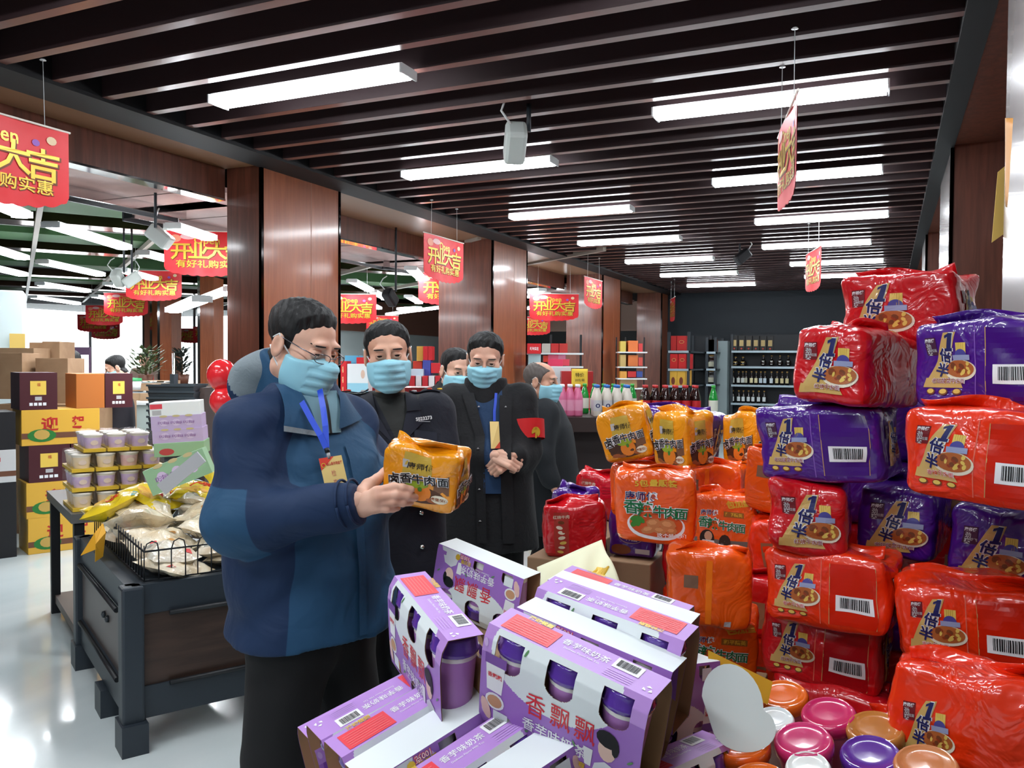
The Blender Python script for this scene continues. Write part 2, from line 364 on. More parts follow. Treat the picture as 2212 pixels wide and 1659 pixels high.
def sheet(fn, face, cx=0, cy=0, sx=1, sy=1):                    # print area on a bag face
    def pm(p, l=0.0):
        u, v = cx+p[:, 0]*sx, cy+p[:, 1]*sy; k = 1.006+l*8; o = np.ones_like(u)*k
        return fn({'f': np.stack([u*k, -o, v*k], 1), 'r': np.stack([o, u*k, v*k], 1), 't': np.stack([u*k, v*k, o], 1), 'l': np.stack([-o, -u*k, v*k], 1), 'b': np.stack([-u*k, o, v*k], 1)}[face])
    return pm
FILM = {'red': film('red', (204, 14, 26)), 'pur': film('violet', (72, 18, 134)), 'org': film('orange_red', (238, 52, 10)), 'xl': film('orange', (242, 92, 10)), 'lu': film('amber', (242, 156, 8)), 'hs': film('crimson', (206, 12, 28))}
gold_p = mat('print_gold', (206, 170, 98), .4, coat=.6); maroon = M((110, 22, 30), .4); straw = M((226, 196, 96), .4); soup = M((176, 98, 48), .4); beef = M((120, 66, 36), .4); rim = M((232, 224, 200), .4); leaf = M((70, 130, 50), .4)
lilac_blue = M((74, 72, 150), .4); silver = M((184, 184, 186), .4); clear_win = M((196, 150, 96), .25)
NAMES = {'red': '红烧牛肉面', 'pur': '老坛酸菜牛肉面', 'org': '香辣牛肉面'}
def art_half(b, pm, kind, small=False):                         # the gold slanted panel with the big characters
    e = .0008
    b.pquad([(-.86, -.86), (.55, -.86), (.4, -.6), (-.8, -.56)], gold_p, pm, e); b.pquad([(-.74, -.6), (-.02, -.6), (.36, .9), (-.02, .86)], gold_p, pm, e, 10)
    for m_, k_, g_ in ((pwhite, 2, .025), (navy, 3.4, 0)):
        for q in ([(.04, .36), (.2, .36), (.29, .84), (.16, .84)], [(-.03, .30), (.25, .30), (.26, .39), (-.02, .39)], [(.03, .68), (.16, .74), (.2, .84), (.04, .76)]):
            c_ = np.mean(q, 0); b.pquad([tuple(c_+(np.array(v)-c_)*(1+g_*5)) for v in q], m_, pm, e*k_, 4)
    for t, x, y, s in (('倍', -.05, .17, .44), ('半', -.22, -.3, .46)):
        b.ptext(t, x, y, s*1.02, pwhite, pm, e*2, .06, -13, 1.6 if t == '1' else 1.0); b.ptext(t, x, y, s, navy, pm, e*3.2, .028, -13, 1.6 if t == '1' else 1.0)
    b.prect(-.78, .2, -.34, .74, maroon if kind != 'pur' else M((70, 30, 60), .4), pm, e, 2)
    b.ptext('康师傅', -.56, .64, .13, pwhite, pm, e*2, .02); b.ptext('劲', -.62, .46, .2, silver, pm, e*2, .02); b.ptext('爽', -.62, .28, .2, silver, pm, e*2, .02); b.ptext('拉面', -.44, .34, .1, silver, pm, e*2, .01)
    b.prect(.36, .1, .7, .56, straw, pm, e, 2)
    for q in (.42, .48, .54, .6): b.prect(q, .1, q+.012, .56, M((196, 160, 60), .4), pm, e*1.8)
    b.pell(.52, .16, .2, .2, lilac_blue, pm, e*2, 16, 0, 0, 180); b.prect(.24, .02, .82, .18, M((150, 160, 196), .4), pm, e*3, 2)
    b.pell(.42, -.3, .6, .34, rim, pm, e*1.6, 24); b.pell(.42, -.26, .53, .28, soup, pm, e*2.4, 24)
    rr = random.Random(5)
    for _ in range(16):
        b.pell(.42+rr.uniform(-.36, .36), -.25+rr.uniform(-.18, .18), rr.uniform(.05, .12), rr.uniform(.04, .08), rr.choice((beef, straw, M((150, 60, 30), .4), straw)), pm, e*3.2, 8, rr.uniform(0, 180))
    b.ptext(NAMES[kind], .04, -.64, .17, pwhite, pm, e*3.6, .03); b.ptext(NAMES[kind], .04, -.64, .165, M((150, 30, 60) if kind != 'org' else (220, 70, 60)), pm, e*4.4, 0)
    if small:
        for q in (-.55, -.1, .36): b.pell(q, -.98, .16, .1, beef, pm, e*1.5, 12); b.pell(q, -.96, .12, .07, straw, pm, e*2.3, 12)
def bowl_art(b, pm, cx, cy, s, oil):
    e = .0007
    b.pell(cx, cy, .86*s, .5*s, pwhite, pm, e, 28); b.pell(cx, cy+.06*s, .78*s, .42*s, oil, pm, e*2, 28)
    for x, y, w, h, r in ((-.05, .12, .22, .16, 10), (.34, .1, .24, .18, -8), (-.2, -.12, .25, .14, 24), (.12, -.1, .2, .13, 0), (.45, -.1, .16, .12, 0)):
        b.pell(cx+x*s, cy+y*s, w*s, h*s, M((196, 124, 74), .4), pm, e*3, 7, r); b.pell(cx+x*s-.03*s, cy+y*s+.03*s, w*s*.6, h*s*.5, M((216, 150, 98), .4), pm, e*3.8, 6, r)
    for x, y, r in ((-.6, .2, 20), (-.5, .1, 80), (-.42, .2, 140), (-.62, .04, 50)): b.pell(cx+x*s, cy+y*s, .15*s, .09*s, M((58, 130, 44), .4), pm, e*4.4, 9, r)
def art_xl(b, pm):
    e = .0007; gr = M((16, 110, 62), .4)
    bowl_art(b, pm, 0, -.5, .95, M((206, 84, 34), .4))
    b.ptext('康师傅', -.38, .38, .3, pwhite, pm, e*4, .045); b.ptext('康师傅', -.38, .38, .29, navy, pm, e*7, .01)
    for t, x, y, s in (('香', -.62, .06, .44), ('辣', -.26, .02, .44), ('牛', .1, -.02, .34), ('肉', .38, -.04, .34), ('面', .66, -.06, .34)):
        b.ptext(t, x, y, s*1.04, pwhite, pm, e*9, .05); b.ptext(t, x, y, s, gr, pm, e*12, .015)
    b.ptext('这个味儿对!', .42, -.72, .15, pwhite, pm, e*9, .02)
    b.ptext('5包', -.36, .8, .26, gold, pm, e*6, .02, 6); b.ptext('量贩装', .22, .8, .24, gold, pm, e*6, .025, -3)
def art_xl2(b, pm):
    e = .0007; gr = M((16, 110, 62), .4)
    b.prect(-.95, -.98, .95, -.52, M((110, 104, 98), .4), pm, e, 3)
    b.pell(-.45, -.5, .26, .3, M((40, 30, 26), .4), pm, e*2, 14); b.pell(-.4, -.42, .14, .17, M((210, 160, 130), .4), pm, e*3, 12); b.ppoly([(-.66, -.9), (-.6, -.56), (-.2, -.56), (-.12, -.9)], pwhite, pm, e*2.6)
    b.pell(.16, -.6, .2, .28, M((60, 44, 36), .4), pm, e*2, 12); b.pell(.5, -.84, .26, .12, pwhite, pm, e*2.5, 14)
    b.ptext('康师傅', -.42, .42, .22, pwhite, pm, e*2, .045); b.ptext('康师傅', -.42, .42, .21, navy, pm, e*3, .015)
    b.prect(.1, .3, .8, .5, M((150, 96, 30), .4), pm, e, 2); b.ptext('和平精英', .45, .4, .15, gold, pm, e*2, .02)
    for t, x, y, s in (('香', -.58, .08, .4), ('辣', -.24, .04, .4), ('牛', .1, 0, .32), ('肉', .38, -.03, .32), ('面', .66, -.06, .32)):
        b.ptext(t, x, y, s*1.04, pwhite, pm, e*7, .05); b.ptext(t, x, y, s, gr, pm, e*10, .015)
    b.ptext('包加量', .62, .84, .3, gold, pm, e*2, .04, 14)
def art_lu(b, pm):
    e = .0007
    b.pquad([(-.46, .1), (.42, .1), (.36, .92), (-.42, .92)], M((196, 164, 62), .4), pm, e)
    b.ptext('康师傅', .06, .42, .26, pblack, pm, e*5, .01)
    b.prect(-.46, .32, -.28, .62, silver, pm, e*2)
    b.pell(.05, -.66, .8, .34, M((84, 50, 30), .4), pm, e, 22); b.pell(-.5, -.45, .3, .28, M((70, 44, 28), .4), pm, e, 16)
    b.ppoly([(.5, -.1), (.95, .25), (.98, -.5), (.5, -.6)], M((120, 84, 60), .4), pm, e)
    b.pell(.1, -.56, .34, .36, M((226, 130, 40), .4), pm, e*2, 18); b.pell(0, -.24, .34, .16, M((150, 176, 50), .4), pm, e*2.6, 14); b.pell(.1, -.42, .07, .1, leaf, pm, e*3.4, 7)
    for x, y in ((-.5, -.8), (-.25, -.88), (.5, -.8)): b.pell(x, y, .2, .1, M((160, 88, 46), .4), pm, e*2.6, 9)
    b.pell(.7, -.7, .26, .16, rim, pm, e*3, 12); b.ptext('卤蛋超值', .7, -.7, .13, M((140, 70, 20), .4), pm, e*4, .02)
    for t, x, y, s in (('卤', -.66, -.16, .42), ('香', -.3, -.06, .36), ('牛', .02, -.04, .34), ('肉', .36, -.04, .36), ('面', .74, -.02, .34)):
        b.ptext(t, x, y, s*1.06, pwhite, pm, e*7, .055, 8); b.ptext(t, x, y, s, pblack, pm, e*10, .015, 8)
def art_hs(b, pm, pmr):
    e = .001
    b.prect(-.72, -.95, -.2, .82, M((176, 60, 50), .35), pm, e, 2, 4)
    b.ptext('红烧牛肉', -.46, .62, .15, rim, pm, e*2, .01)
    rr = random.Random(9)
    for k in range(7): b.pell(-.56+rr.uniform(0, .22), .4-k*.2, .12, .07, rr.choice((straw, beef, rim)), pm, e*2, 10, rr.uniform(-20, 20))
    for k in range(3): b.prect(.15, .5-k*.14, .7, .54-k*.14, M((170, 14, 26), .4), pm, e)
    b.ptext('康师傅', 0, .35, .3, pwhite, pmr, e*2, .03); b.ptext('红烧', 0, -.1, .6, pwhite, pmr, e*2, .04); b.pell(0, -.75, .7, .25, beef, pmr, e, 16)
def art_suan(b, pm):
    e = .001; v = M((92, 50, 150), .4)
    b.pell(.0, 0, .62, .46, M((206, 170, 130), .4), pm, e, 22); b.pell(0, 0, .59, .43, M((66, 22, 120), .4), pm, e*2, 22)
    b.ptext('老坛酸菜', 0, .06, .28, pwhite, pm, e*3, .03); b.ptext('牛肉面', 0, -.22, .2, pwhite, pm, e*3, .02); b.ptext('康师傅', -.05, .36, .15, pwhite, pm, e*3, .02)
    b.pell(-.5, -.8, .5, .3, beef, pm, e, 12); b.prect(.2, -.95, .9, -.7, silver, pm, e*2)
def make_bag(kind, dims, c, eul, label, seed, face='long', group='packs of instant noodles in the pile', thing_name='noodle_pack'):
    fn = bag_deform(dims, seed)
    b = MB()
    for P, f in cube_faces(15): b.add(fn(P), f, FILM[kind], True)
    sx = dims[2]/dims[0]
    if kind in ('red', 'pur', 'org'):
        if face == 'end': art_half(b, sheet(fn, 'f', 0, -.03, .82, .8), kind)
        elif face == 'long':
            art_half(b, sheet(fn, 'f', -.46, .06, .42, .7), kind, True)
            pm = sheet(fn, 'f'); lt = M((250, 120, 60), .2) if kind == 'org' else M((226, 60, 66), .2)
            b.prect(-.05, -.86, -.035, .86, M((230, 110, 90) if kind != 'pur' else (130, 90, 180), .2), pm, .0005, 1, 6)
            dk = {'red': (168, 8, 20), 'pur': (64, 14, 118), 'org': (206, 34, 8)}[kind]
            b.prect(.1, -.8, .84, .78, M(dk, .25), pm, .0004, 14)
            for q in (.1, .84): b.prect(q-.006, -.8, q+.006, .78, clear_win, pm, .0008, 1, 4)
        elif face == 'shine':
            art_half(b, sheet(fn, 'f', -.55, -.2, .34, .66), kind, True)
        elif face == 'blank':
            b.prect(-.72, -.6, -.3, .2, M((150, 110, 80), .3), sheet(fn, 'f'), .0006, 2)
        if face != 'end': pass
        art_half(b, sheet(fn, 'r' if face != 'end' else 'b', 0, 0, .6, .62), kind)
        b.ptext('1倍半', 0, .1, .5, pblack, sheet(fn, 'l', 0, 0, .7, .8), .002, .03, -70)
    elif kind == 'xl': (art_xl if face == 'long' else art_xl2 if face == 'end' else lambda *a: None)(b, sheet(fn, 'f', 0, 0, .88, .9))
    elif kind == 'lu':
        art_lu(b, sheet(fn, 'f', 0, .1 if face == 'held' else -.05, .88, .86)); art_lu(b, sheet(fn, 'r', 0, -.05, .9, .88))
    elif kind == 'hs': art_hs(b, sheet(fn, 'f', 0, 0, .9, .9), sheet(fn, 'r', 0, 0, .9, .9))
    elif kind == 'suan': art_suan(b, sheet(fn, 'f', 0, 0, .9, .9))
    o = b.build(thing_name, None, c, [math.radians(a) for a in eul])
    tag(o, label, 'noodle pack', group)
    hx, hy, hz = np.array(dims)/2
    if kind in ('red', 'pur', 'org') and face == 'long':
        b = MB(); b.barcode(.2, -.42, .78, -.02, sheet(fn, 'f'), .0016); b.build('barcode_label', o)
    r = random.Random(seed+50)                                  # sealed fin along an end of the film
    def fin(u, v):
        x = (u*2-1)*hx*.86; zz = v*.028+.006*np.sin(u*9+seed)
        return np.stack([x, -hy*.1+v*(.03*np.sin(u*5+seed))-.012*v, hz*.9+zz], 1)
    b = MB(); b.grid(fin, 22, 3, FILM[kind]); f = b.build('seal_flap', o)
    m = f.modifiers.new('thick', 'SOLIDIFY'); m.thickness = .0012
    if kind == 'xl' and face == 'back':
        b = MB(); pm = sheet(fn, 'f'); b.prect(-.1, -.9, .04, .9, M((255, 130, 30), .2), pm, .0006, 1, 8); b.prect(-.62, .1, -.28, .45, M((130, 100, 80), .3), pm, .001, 2); b.prect(.34, -.9, .5, -.72, silver, pm, .001); b.build('back_seam', o)
    return o
FILM['suan'] = FILM['pur']
NB, NE, XLd, LUd, HSd = (.27, .17, .17), (.17, .27, .17), (.2, .11, .18), (.16, .11, .16), (.2, .13, .18)
BAGS = [
 ('red', NB, (.045, 2.30, 1.712), (-1, .6, -26), 'red noodle pack lying topmost at the summit of the pile', 'end2'),
 ('red', NE, (-.062, 2.09, 1.572), (-2.4, .5, -25), 'red noodle pack standing below the topmost one, above a purple pack', 'end'),
 ('pur', NB, (.205, 1.90, 1.582), (-.6, -1, -36), 'big purple noodle pack with barcode, high at the right edge of the pile', 'long'),
 ('pur', NB, (-.125, 2.09, 1.399), (2, -2.2, -14), 'purple noodle pack with barcode directly under a red pack', 'long'),
 ('org', NB, (.185, 1.80, 1.415), (3, .6, -25), 'orange noodle pack directly under the big purple pack at the right edge', 'long'),
 ('red', NE, (-.165, 2.14, 1.229), (2, .6, 0), 'small faced red noodle pack under the purple pack with barcode', 'end'),
 ('pur', NE, (.045, 2.26, 1.213), (3, 1.7, -9), 'purple noodle pack right of a red one, at mid height', 'end'),
 ('pur', NE, (.245, 2.20, 1.185), (4, 2.6, -14), 'dim purple noodle pack at the right picture edge at mid height', 'end'),
 ('org', NB, (-.11, 2.085, 1.062), (-.8, -1.2, -14), 'orange noodle pack with barcode between two red packs', 'long'),
 ('org', NB, (.17, 1.99, 1.045), (2, -1.2, -6), 'orange noodle pack with barcode below the dim purple pack', 'long'),
 ('red', NB, (-.13, 2.19, .893), (2, 2, -11), 'red noodle pack with barcode near the bottom of the pile', 'long'),
 ('org', NB, (.165, 1.66, .965), (-4, -3, -14), 'largest orange noodle pack, nearest at the lower right', 'shine'),
 ('red', NB, (-.10, 2.17, .725), (0, 1, -12), 'red noodle pack at the very bottom behind the pink bowl lids', 'blank'),
 ('org', NB, (.08, 1.93, .73), (0, 0, -40), 'orange noodle pack tucked at the bottom behind the largest orange one', 'blank'),
 ('xl', XLd, (-.546, 2.127, 1.212), (5, .5, 10), 'orange spicy beef noodle pack with a big bowl picture, in the middle', 'long'),
 ('xl', XLd, (-.44, 2.60, 1.09), (-1.9, -.3, -12), 'orange spicy beef noodle pack picturing a man, right of the bowl pack', 'end'),
 ('lu', LUd, (-.754, 2.579, 1.355), (3, -13, -4), 'amber noodle pack leaning to the left on the upper edge', 'long'),
 ('lu', LUd, (-.557, 2.48, 1.352), (1.6, -1.6, -37), 'amber noodle pack standing corner first beside the leaning one', 'long'),
 ('lu', LUd, (-.40, 2.78, 1.335), (-3, -4, -40), 'amber noodle pack partly hidden beside the purple barcode pack', 'long'),
 ('xl', XLd, (-.40, 2.10, 1.025), (8, 1, 14), 'orange noodle pack turned to its plain back, below the bowl pack', 'back'),
 ('xl', XLd, (-.40, 2.20, .845), (8, -1, 13), 'orange noodle pack squeezed under the one showing its back', 'end'),
 ('suan', LUd, (-.80, 2.84, .99), (2, 2, 1), 'purple pickled cabbage noodle pack low behind the cream cloth bag', 'long'),
 ('hs', HSd, (-1.05, 3.25, 1.04), (2, .6, 1), 'red noodle pack behind, left side of the pile, further back', 'long'),
 ('hs', HSd, (-.945, 2.60, 1.035), (6, -2.9, 20), 'red noodle pack at the left end of the pile, nearer one', 'long'),
 ('suan', LUd, (-1.06, 2.93, 1.03), (4, 0, -20), 'small purple noodle pack peeking out between the two red packs at left', 'long'),
 ('pur', NB, (-.66, 2.85, 1.335), (0, 4, -8), 'purple noodle pack lying behind the amber packs', 'blank'),
 ('org', NB, (-.25, 2.44, .73), (0, 0, 4), 'orange noodle pack at the bottom between two stacks', 'blank'),
 ('red', NB, (-.25, 2.45, .90), (0, 0, -6), 'red noodle pack in the gap between two stacks', 'blank'),
 ('org', NB, (-.225, 2.56, 1.05), (0, 0, 5), 'orange noodle pack wedged in the gap right of the plain backed one', 'blank'),
 ('org', NB, (-.56, 2.86, .73), (0, 0, 4), 'orange noodle pack buried at the bottom behind the bowl pack', 'blank'),
 ('red', NB, (-.55, 2.87, .90), (0, 0, -6), 'red noodle pack buried behind the bowl pack', 'blank'),
 ('org', NB, (-.58, 2.86, 1.07), (0, 0, 8), 'orange noodle pack buried under the amber packs, middle one', 'blank'),
 ('xl', XLd, (-.72, 2.66, 1.17), (0, 0, 0), 'orange noodle pack under the leaning amber pack', 'back'),
 ('xl', XLd, (-.50, 2.68, 1.17), (0, 0, -10), 'orange noodle pack under the corner standing amber pack', 'back'),
 ('red', NB, (-0.04, 2.52, 0.725), (0, 0, 5), 'red noodle pack in the dark second row, left column, first from the table', 'blank'),
 ('pur', NB, (-0.04, 2.52, 0.895), (0, 0, -8), 'purple noodle pack in the dark second row, left column, second from the table', 'blank'),
 ('red', NB, (-0.04, 2.52, 1.065), (0, 0, 4), 'red noodle pack in the dark second row, left column, third from the table', 'blank'),
 ('pur', NB, (-0.04, 2.52, 1.235), (0, 0, -5), 'purple noodle pack in the dark second row, left column, fourth from the table', 'blank'),
 ('pur', NB, (-0.04, 2.52, 1.405), (0, 0, 6), 'purple noodle pack in the dark second row, left column, fifth from the table', 'blank'),
 ('red', NB, (0.24, 2.54, 0.725), (0, 0, 5), 'red noodle pack in the dark second row, right column, first from the table', 'blank'),
 ('pur', NB, (0.24, 2.54, 0.895), (0, 0, -8), 'purple noodle pack in the dark second row, right column, second from the table', 'blank'),
 ('red', NB, (0.24, 2.54, 1.065), (0, 0, 4), 'red noodle pack in the dark second row, right column, third from the table', 'blank'),
 ('pur', NB, (0.24, 2.54, 1.235), (0, 0, -5), 'purple noodle pack in the dark second row, right column, fourth from the table', 'blank'),
 ('pur', NB, (0.24, 2.54, 1.405), (0, 0, 6), 'purple noodle pack in the dark second row, right column, fifth from the table', 'blank'),
 ('xl', XLd, (-.27, 2.55, 1.235), (0, 4, -8), 'orange noodle pack half hidden under the rightmost amber pack', 'back'),
]
for i, (k, dm, c, e, lb, face) in enumerate(BAGS):
    fc = {'end2': 'end'}.get(face, face)
    if i == 0:
        o = make_bag(k, dm, c, e, lb, 11, 'top')
        fn = bag_deform(dm, 11); b = MB(); art_half(b, sheet(fn, 'f', -.28, -.06, .62, .86), 'red'); b.build('printed_panel', o)
    else: make_bag(k, dm, c, e, lb, 11+i*3, fc)
# display table under everything
b = MB(); tw = mat('table_wood', (96, 66, 48), .5, vary=((80, 54, 40), 4, 3, None))
tb = empty('display_table', (-.4, 2.4, 0)); tag(tb, 'low wooden display table under the noodle packs and milk tea', 'table')
def table_parts(root, x0, x1, y0, y1, z):
    b = MB(); b.span((x0, y0, z-.04), (x1, y1, z), tw); b.build('tabletop', root, (-root.location.x, -root.location.y, 0))
    b = MB(); b.span((x0+.03, y0+.03, z-.2), (x1-.03, y1-.03, z-.041), black); b.build('apron', root, (-root.location.x, -root.location.y, 0))
    for x in (x0+.04, x1-.1):
        for y in (y0+.04, y1-.1):
            b = MB(); b.span((x, y, 0), (x+.06, y+.06, z-.2), black); b.build('leg', root, (-root.location.x, -root.location.y, 0))
table_parts(tb, -.86, .33, .85, 2.24, .64)
tb2 = empty('display_table', (-.4, 2.8, 0)); tag(tb2, 'rear low wooden display table under the red and amber noodle packs', 'table'); table_parts(tb2, -1.08, .33, 2.26, 3.45, .64)
kraft = mat('kraft_board', (156, 126, 96), .7, vary=((142, 112, 84), 6, 4, None)); cardw = M((236, 240, 240), .5)
for (a, c, m, lb) in (((-.84, .9, .642), (-.36, 1.75, .83), cardw, 'white carton hidden under the lower milk tea packs'), ((-1.07, 2.5, .642), (-.92, 3.4, .942), kraft, 'brown carton under the red noodle packs at left'), ((-.56, 2.02, .642), (-.28, 2.3, .752), kraft, 'flat brown carton under the squeezed orange pack')):
    b = MB(); b.span(a, c, m); o = b.build('carton', origin=((a[0]+c[0])/2, (a[1]+c[1])/2, a[2]), bevel=.004); tag(o, lb, 'carton')
# ================================================================== milk tea packs
ML, MT, MH = .28, .06, .17
lilac = mat('card_lilac', (158, 108, 196), .4, coat=.3, coat_r=.2); lilac2 = mat('card_lilac_pale', (184, 140, 214), .4, coat=.3); cardwh = mat('card_white', (226, 234, 236), .5); redp = M((232, 66, 78), .4); redlogo = M((214, 40, 52), .4)
lidp = mat('lid_purple', (86, 52, 150), .16, coat=.8, spec=.6); cupw = mat('cup_white', (232, 228, 226), .4); cupl = mat('cup_lilac_print', (176, 120, 190), .35); brownin = mat('kraft_inside', (172, 132, 92), .75)
PZs = [-.085, -.07, -.03, .02, .045, .066, .085]; PYs = [.034, .037, .040, .0425, .043, .040, .030]
def yz(z): return np.interp(z, PZs, PYs)
WX = (-.092, 0, .092)
def lines(a, c, n, extra):
    g = list(np.linspace(a, c, n+1)); return np.array(sorted(set([round(v, 5) for v in g if min([abs(v-e) for e in extra]+[1]) > .0006]+[round(e, 5) for e in extra])))
def sleeve():
    b = MB()
    xs = lines(-ML/2, ML/2, 170, [w+s for w in WX for s in (-.024, .024, -.016, .016)]); zs = lines(-MH/2, MH/2, 100, [-.08, -.054, .022, .076])
    for sgn in (-1, 1):
        n = len(zs); V = np.array([(x, sgn*yz(z), z) for x in xs for z in zs]); f = {0: [], 1: [], 2: []}
        for i in range(len(xs)-1):
            for j in range(n-1):
                cx, cz = (xs[i]+xs[i+1])/2, (zs[j]+zs[j+1])/2
                dx = min(abs(cx-w) for w in WX)
                w_top = .024*math.sqrt(max(0, 1-max(0, (.04-cz)/.018)**2)) if cz < .04 else .024
                if (.022 < cz < .076 and dx < w_top) or (-.08 < cz < -.054 and dx < .016*math.sqrt(max(0, 1-max(0, (cz+.066)/.012)**2))): continue
                xx = cx*(-sgn)
                wh = ((xx*-1-.012)/.112)**2+((cz-.062)/.078)**2 < 1
                k = 1 if wh else (2 if cz > .045 else 0)
                q = (i*n+j, (i+1)*n+j, (i+1)*n+j+1, i*n+j+1); f[k].append(q if sgn < 0 else q[::-1])
        for k, m in enumerate((lilac, cardwh, lilac2)): b.add(V, f[k], m, True)
        allf = [q[::-1] for k in f for q in f[k]]; b.add(V*np.array([1, .965, .985]), allf, brownin, True)
    t = MH/2
    for z, m, w in ((t, lilac2, .03), (-t, cardwh, .034)):
        b.add([(-ML/2, -w, z), (ML/2, -w, z), (ML/2, w, z), (-ML/2, w, z)], [(0, 1, 2, 3) if z > 0 else (3, 2, 1, 0)], m)
        z2 = z*.985; b.add([(-ML/2, -w, z2), (ML/2, -w, z2), (ML/2, w, z2), (-ML/2, w, z2)], [(3, 2, 1, 0) if z > 0 else (0, 1, 2, 3)], brownin)
    top = flat((0, 0, t), (1, 0, 0), (0, 1, 0)); e = .0008
    b.prect(-.122, -.025, -.036, .02, redp, top, e)
    for q in range(6): b.prect(-.117, -.020+q*.006, -.042, -.0185+q*.006, M((240, 120, 120), .4), top, e*1.6)
    b.ptext('活动规则', -.08, .026, .011, gold, top, e*2, .03)
    b.ptext('香芋味奶茶', .012, .008, .016, pwhite, top, e, .01); b.ptext('Dasheen Flavor Milk Tea', .012, -.007, .006, pwhite, top, e)
    b.barcode(.058, .0, .102, .026, top, e)
    for q in range(4): b.prect(.056, -.024+q*.005, .1, -.0225+q*.005, M((196, 160, 220), .4), top, e)
    for q in range(3):
        a = math.radians(90+q*120); c0, s0 = math.cos(a), math.sin(a); b.ppoly([(.124+.007*math.cos(a+d)*k, -.014+.007*math.sin(a+d)*k) for d, k in ((-.7, 1), (.1, 1.25), (.8, .8), (.1, .5))], pwhite, top, e)
    for sgn in (-1, 1):
        def pm(p, l=0.0, sgn=sgn):
            x, z = p[:, 0]*(-sgn), p[:, 1]; return np.stack([x, sgn*(yz(z)+l), z], 1)
        for t_, x in (('香', -.036), ('飘', .008), ('飘', .05)): b.ptext(t_, x, -.006, .043, redlogo, pm, .0008, .003, 0, .86)
        b.ptext('香芋味奶茶', .0, -.045, .023, pwhite, pm, .0008, .01); b.ptext('Dasheen Flavor Milk Tea', .0, -.0585, .0075, pwhite, pm, .0008)
        # printed picture of a cup, a hand, leaves and a man in a white shirt
        b.ppoly([(-.13, .03), (-.094, .028), (-.098, -.02), (-.126, -.018)], pwhite, pm, .0008); b.prect(-.132, .028, -.092, .045, M((120, 70, 160), .4), pm, .0009); b.ptext('香飘飘', -.112, .01, .009, redlogo, pm, .0014, .02)
        b.pell(-.11, -.036, .018, .015, pwhite, pm, .0008, 14); b.pell(-.11, -.036, .014, .011, M((200, 150, 110), .4), pm, .0012, 14); b.prect(-.112, -.075, -.085, -.052, cardwh, pm, .0008); b.pell(-.126, -.055, .008, .02, M((230, 190, 180), .4), pm, .0012, 12, 20)
        b.ppoly([(.062, -.084), (.07, -.05), (.086, -.04), (.108, -.046), (.126, -.084)], M((222, 224, 232), .4), pm, .0008); b.pell(.088, -.018, .0145, .02, M((232, 198, 182), .4), pm, .0012, 14); b.pell(.087, .0, .018, .014, pblack, pm, .0016, 12, -10); b.pell(.101, -.01, .006, .014, pblack, pm, .0016, 8)
        b.ppoly([(.05, -.03), (.066, -.03), (.064, -.06), (.054, -.06)], pwhite, pm, .001); b.ptext('日日赢', .04, -.066, .011, gold, pm, .0016, .04); b.ptext('100克', .046, -.077, .013, redp, pm, .0018, .05); b.ptext('100克', .046, -.077, .0125, pwhite, pm, .0024, .0); b.pell(.068, -.072, .008, .008, gold, pm, .0014, 8)
        for x, z, a in ((-.05, -.06, 30), (-.062, .07, 70), (.034, -.036, 120), (.125, -.02, 40)): b.pell(x, z, .006, .002, M((90, 140, 90), .4), pm, .001, 8, a)
        for x, z in ((-.134, .06), (-.13, -.06), (.03, -.07)): b.pell(x, z, .004, .007, M((206, 176, 226), .4), pm, .0009, 10, 15)
    return b
def milk_proto():
    r = sleeve().build('milk_tea_pack')
    for x in WX:
        c = MB(); pr = [(0, -.079), (.027, -.079), (.0285, -.076), (.0295, -.06), (.0365, .036), (.037, .046), (.038, .048)]
        c.lathe(pr, cupw, n=24, ms=[cupw, cupw, cupw, cupl, cupw, cupw]); 
        for q in range(3): c.box((.034*math.cos(-1.5+.2*q), .034*math.sin(-1.5+.2*q), -.01+.006*q), (.002, .002, .01), pwhite)
        co_ = c.build('cup', r, (x, 0, 0))
        l = MB(); l.lathe([(.0385, .044), (.0405, .046), (.0405, .052), (.0385, .054), (.037, .070), (.035, .0745), (.031, .0745), (.030, .072), (0, .072)], lidp, n=24); l.build('lid', co_)
    return r
m0 = milk_proto()
GU = (4, -15, 60)
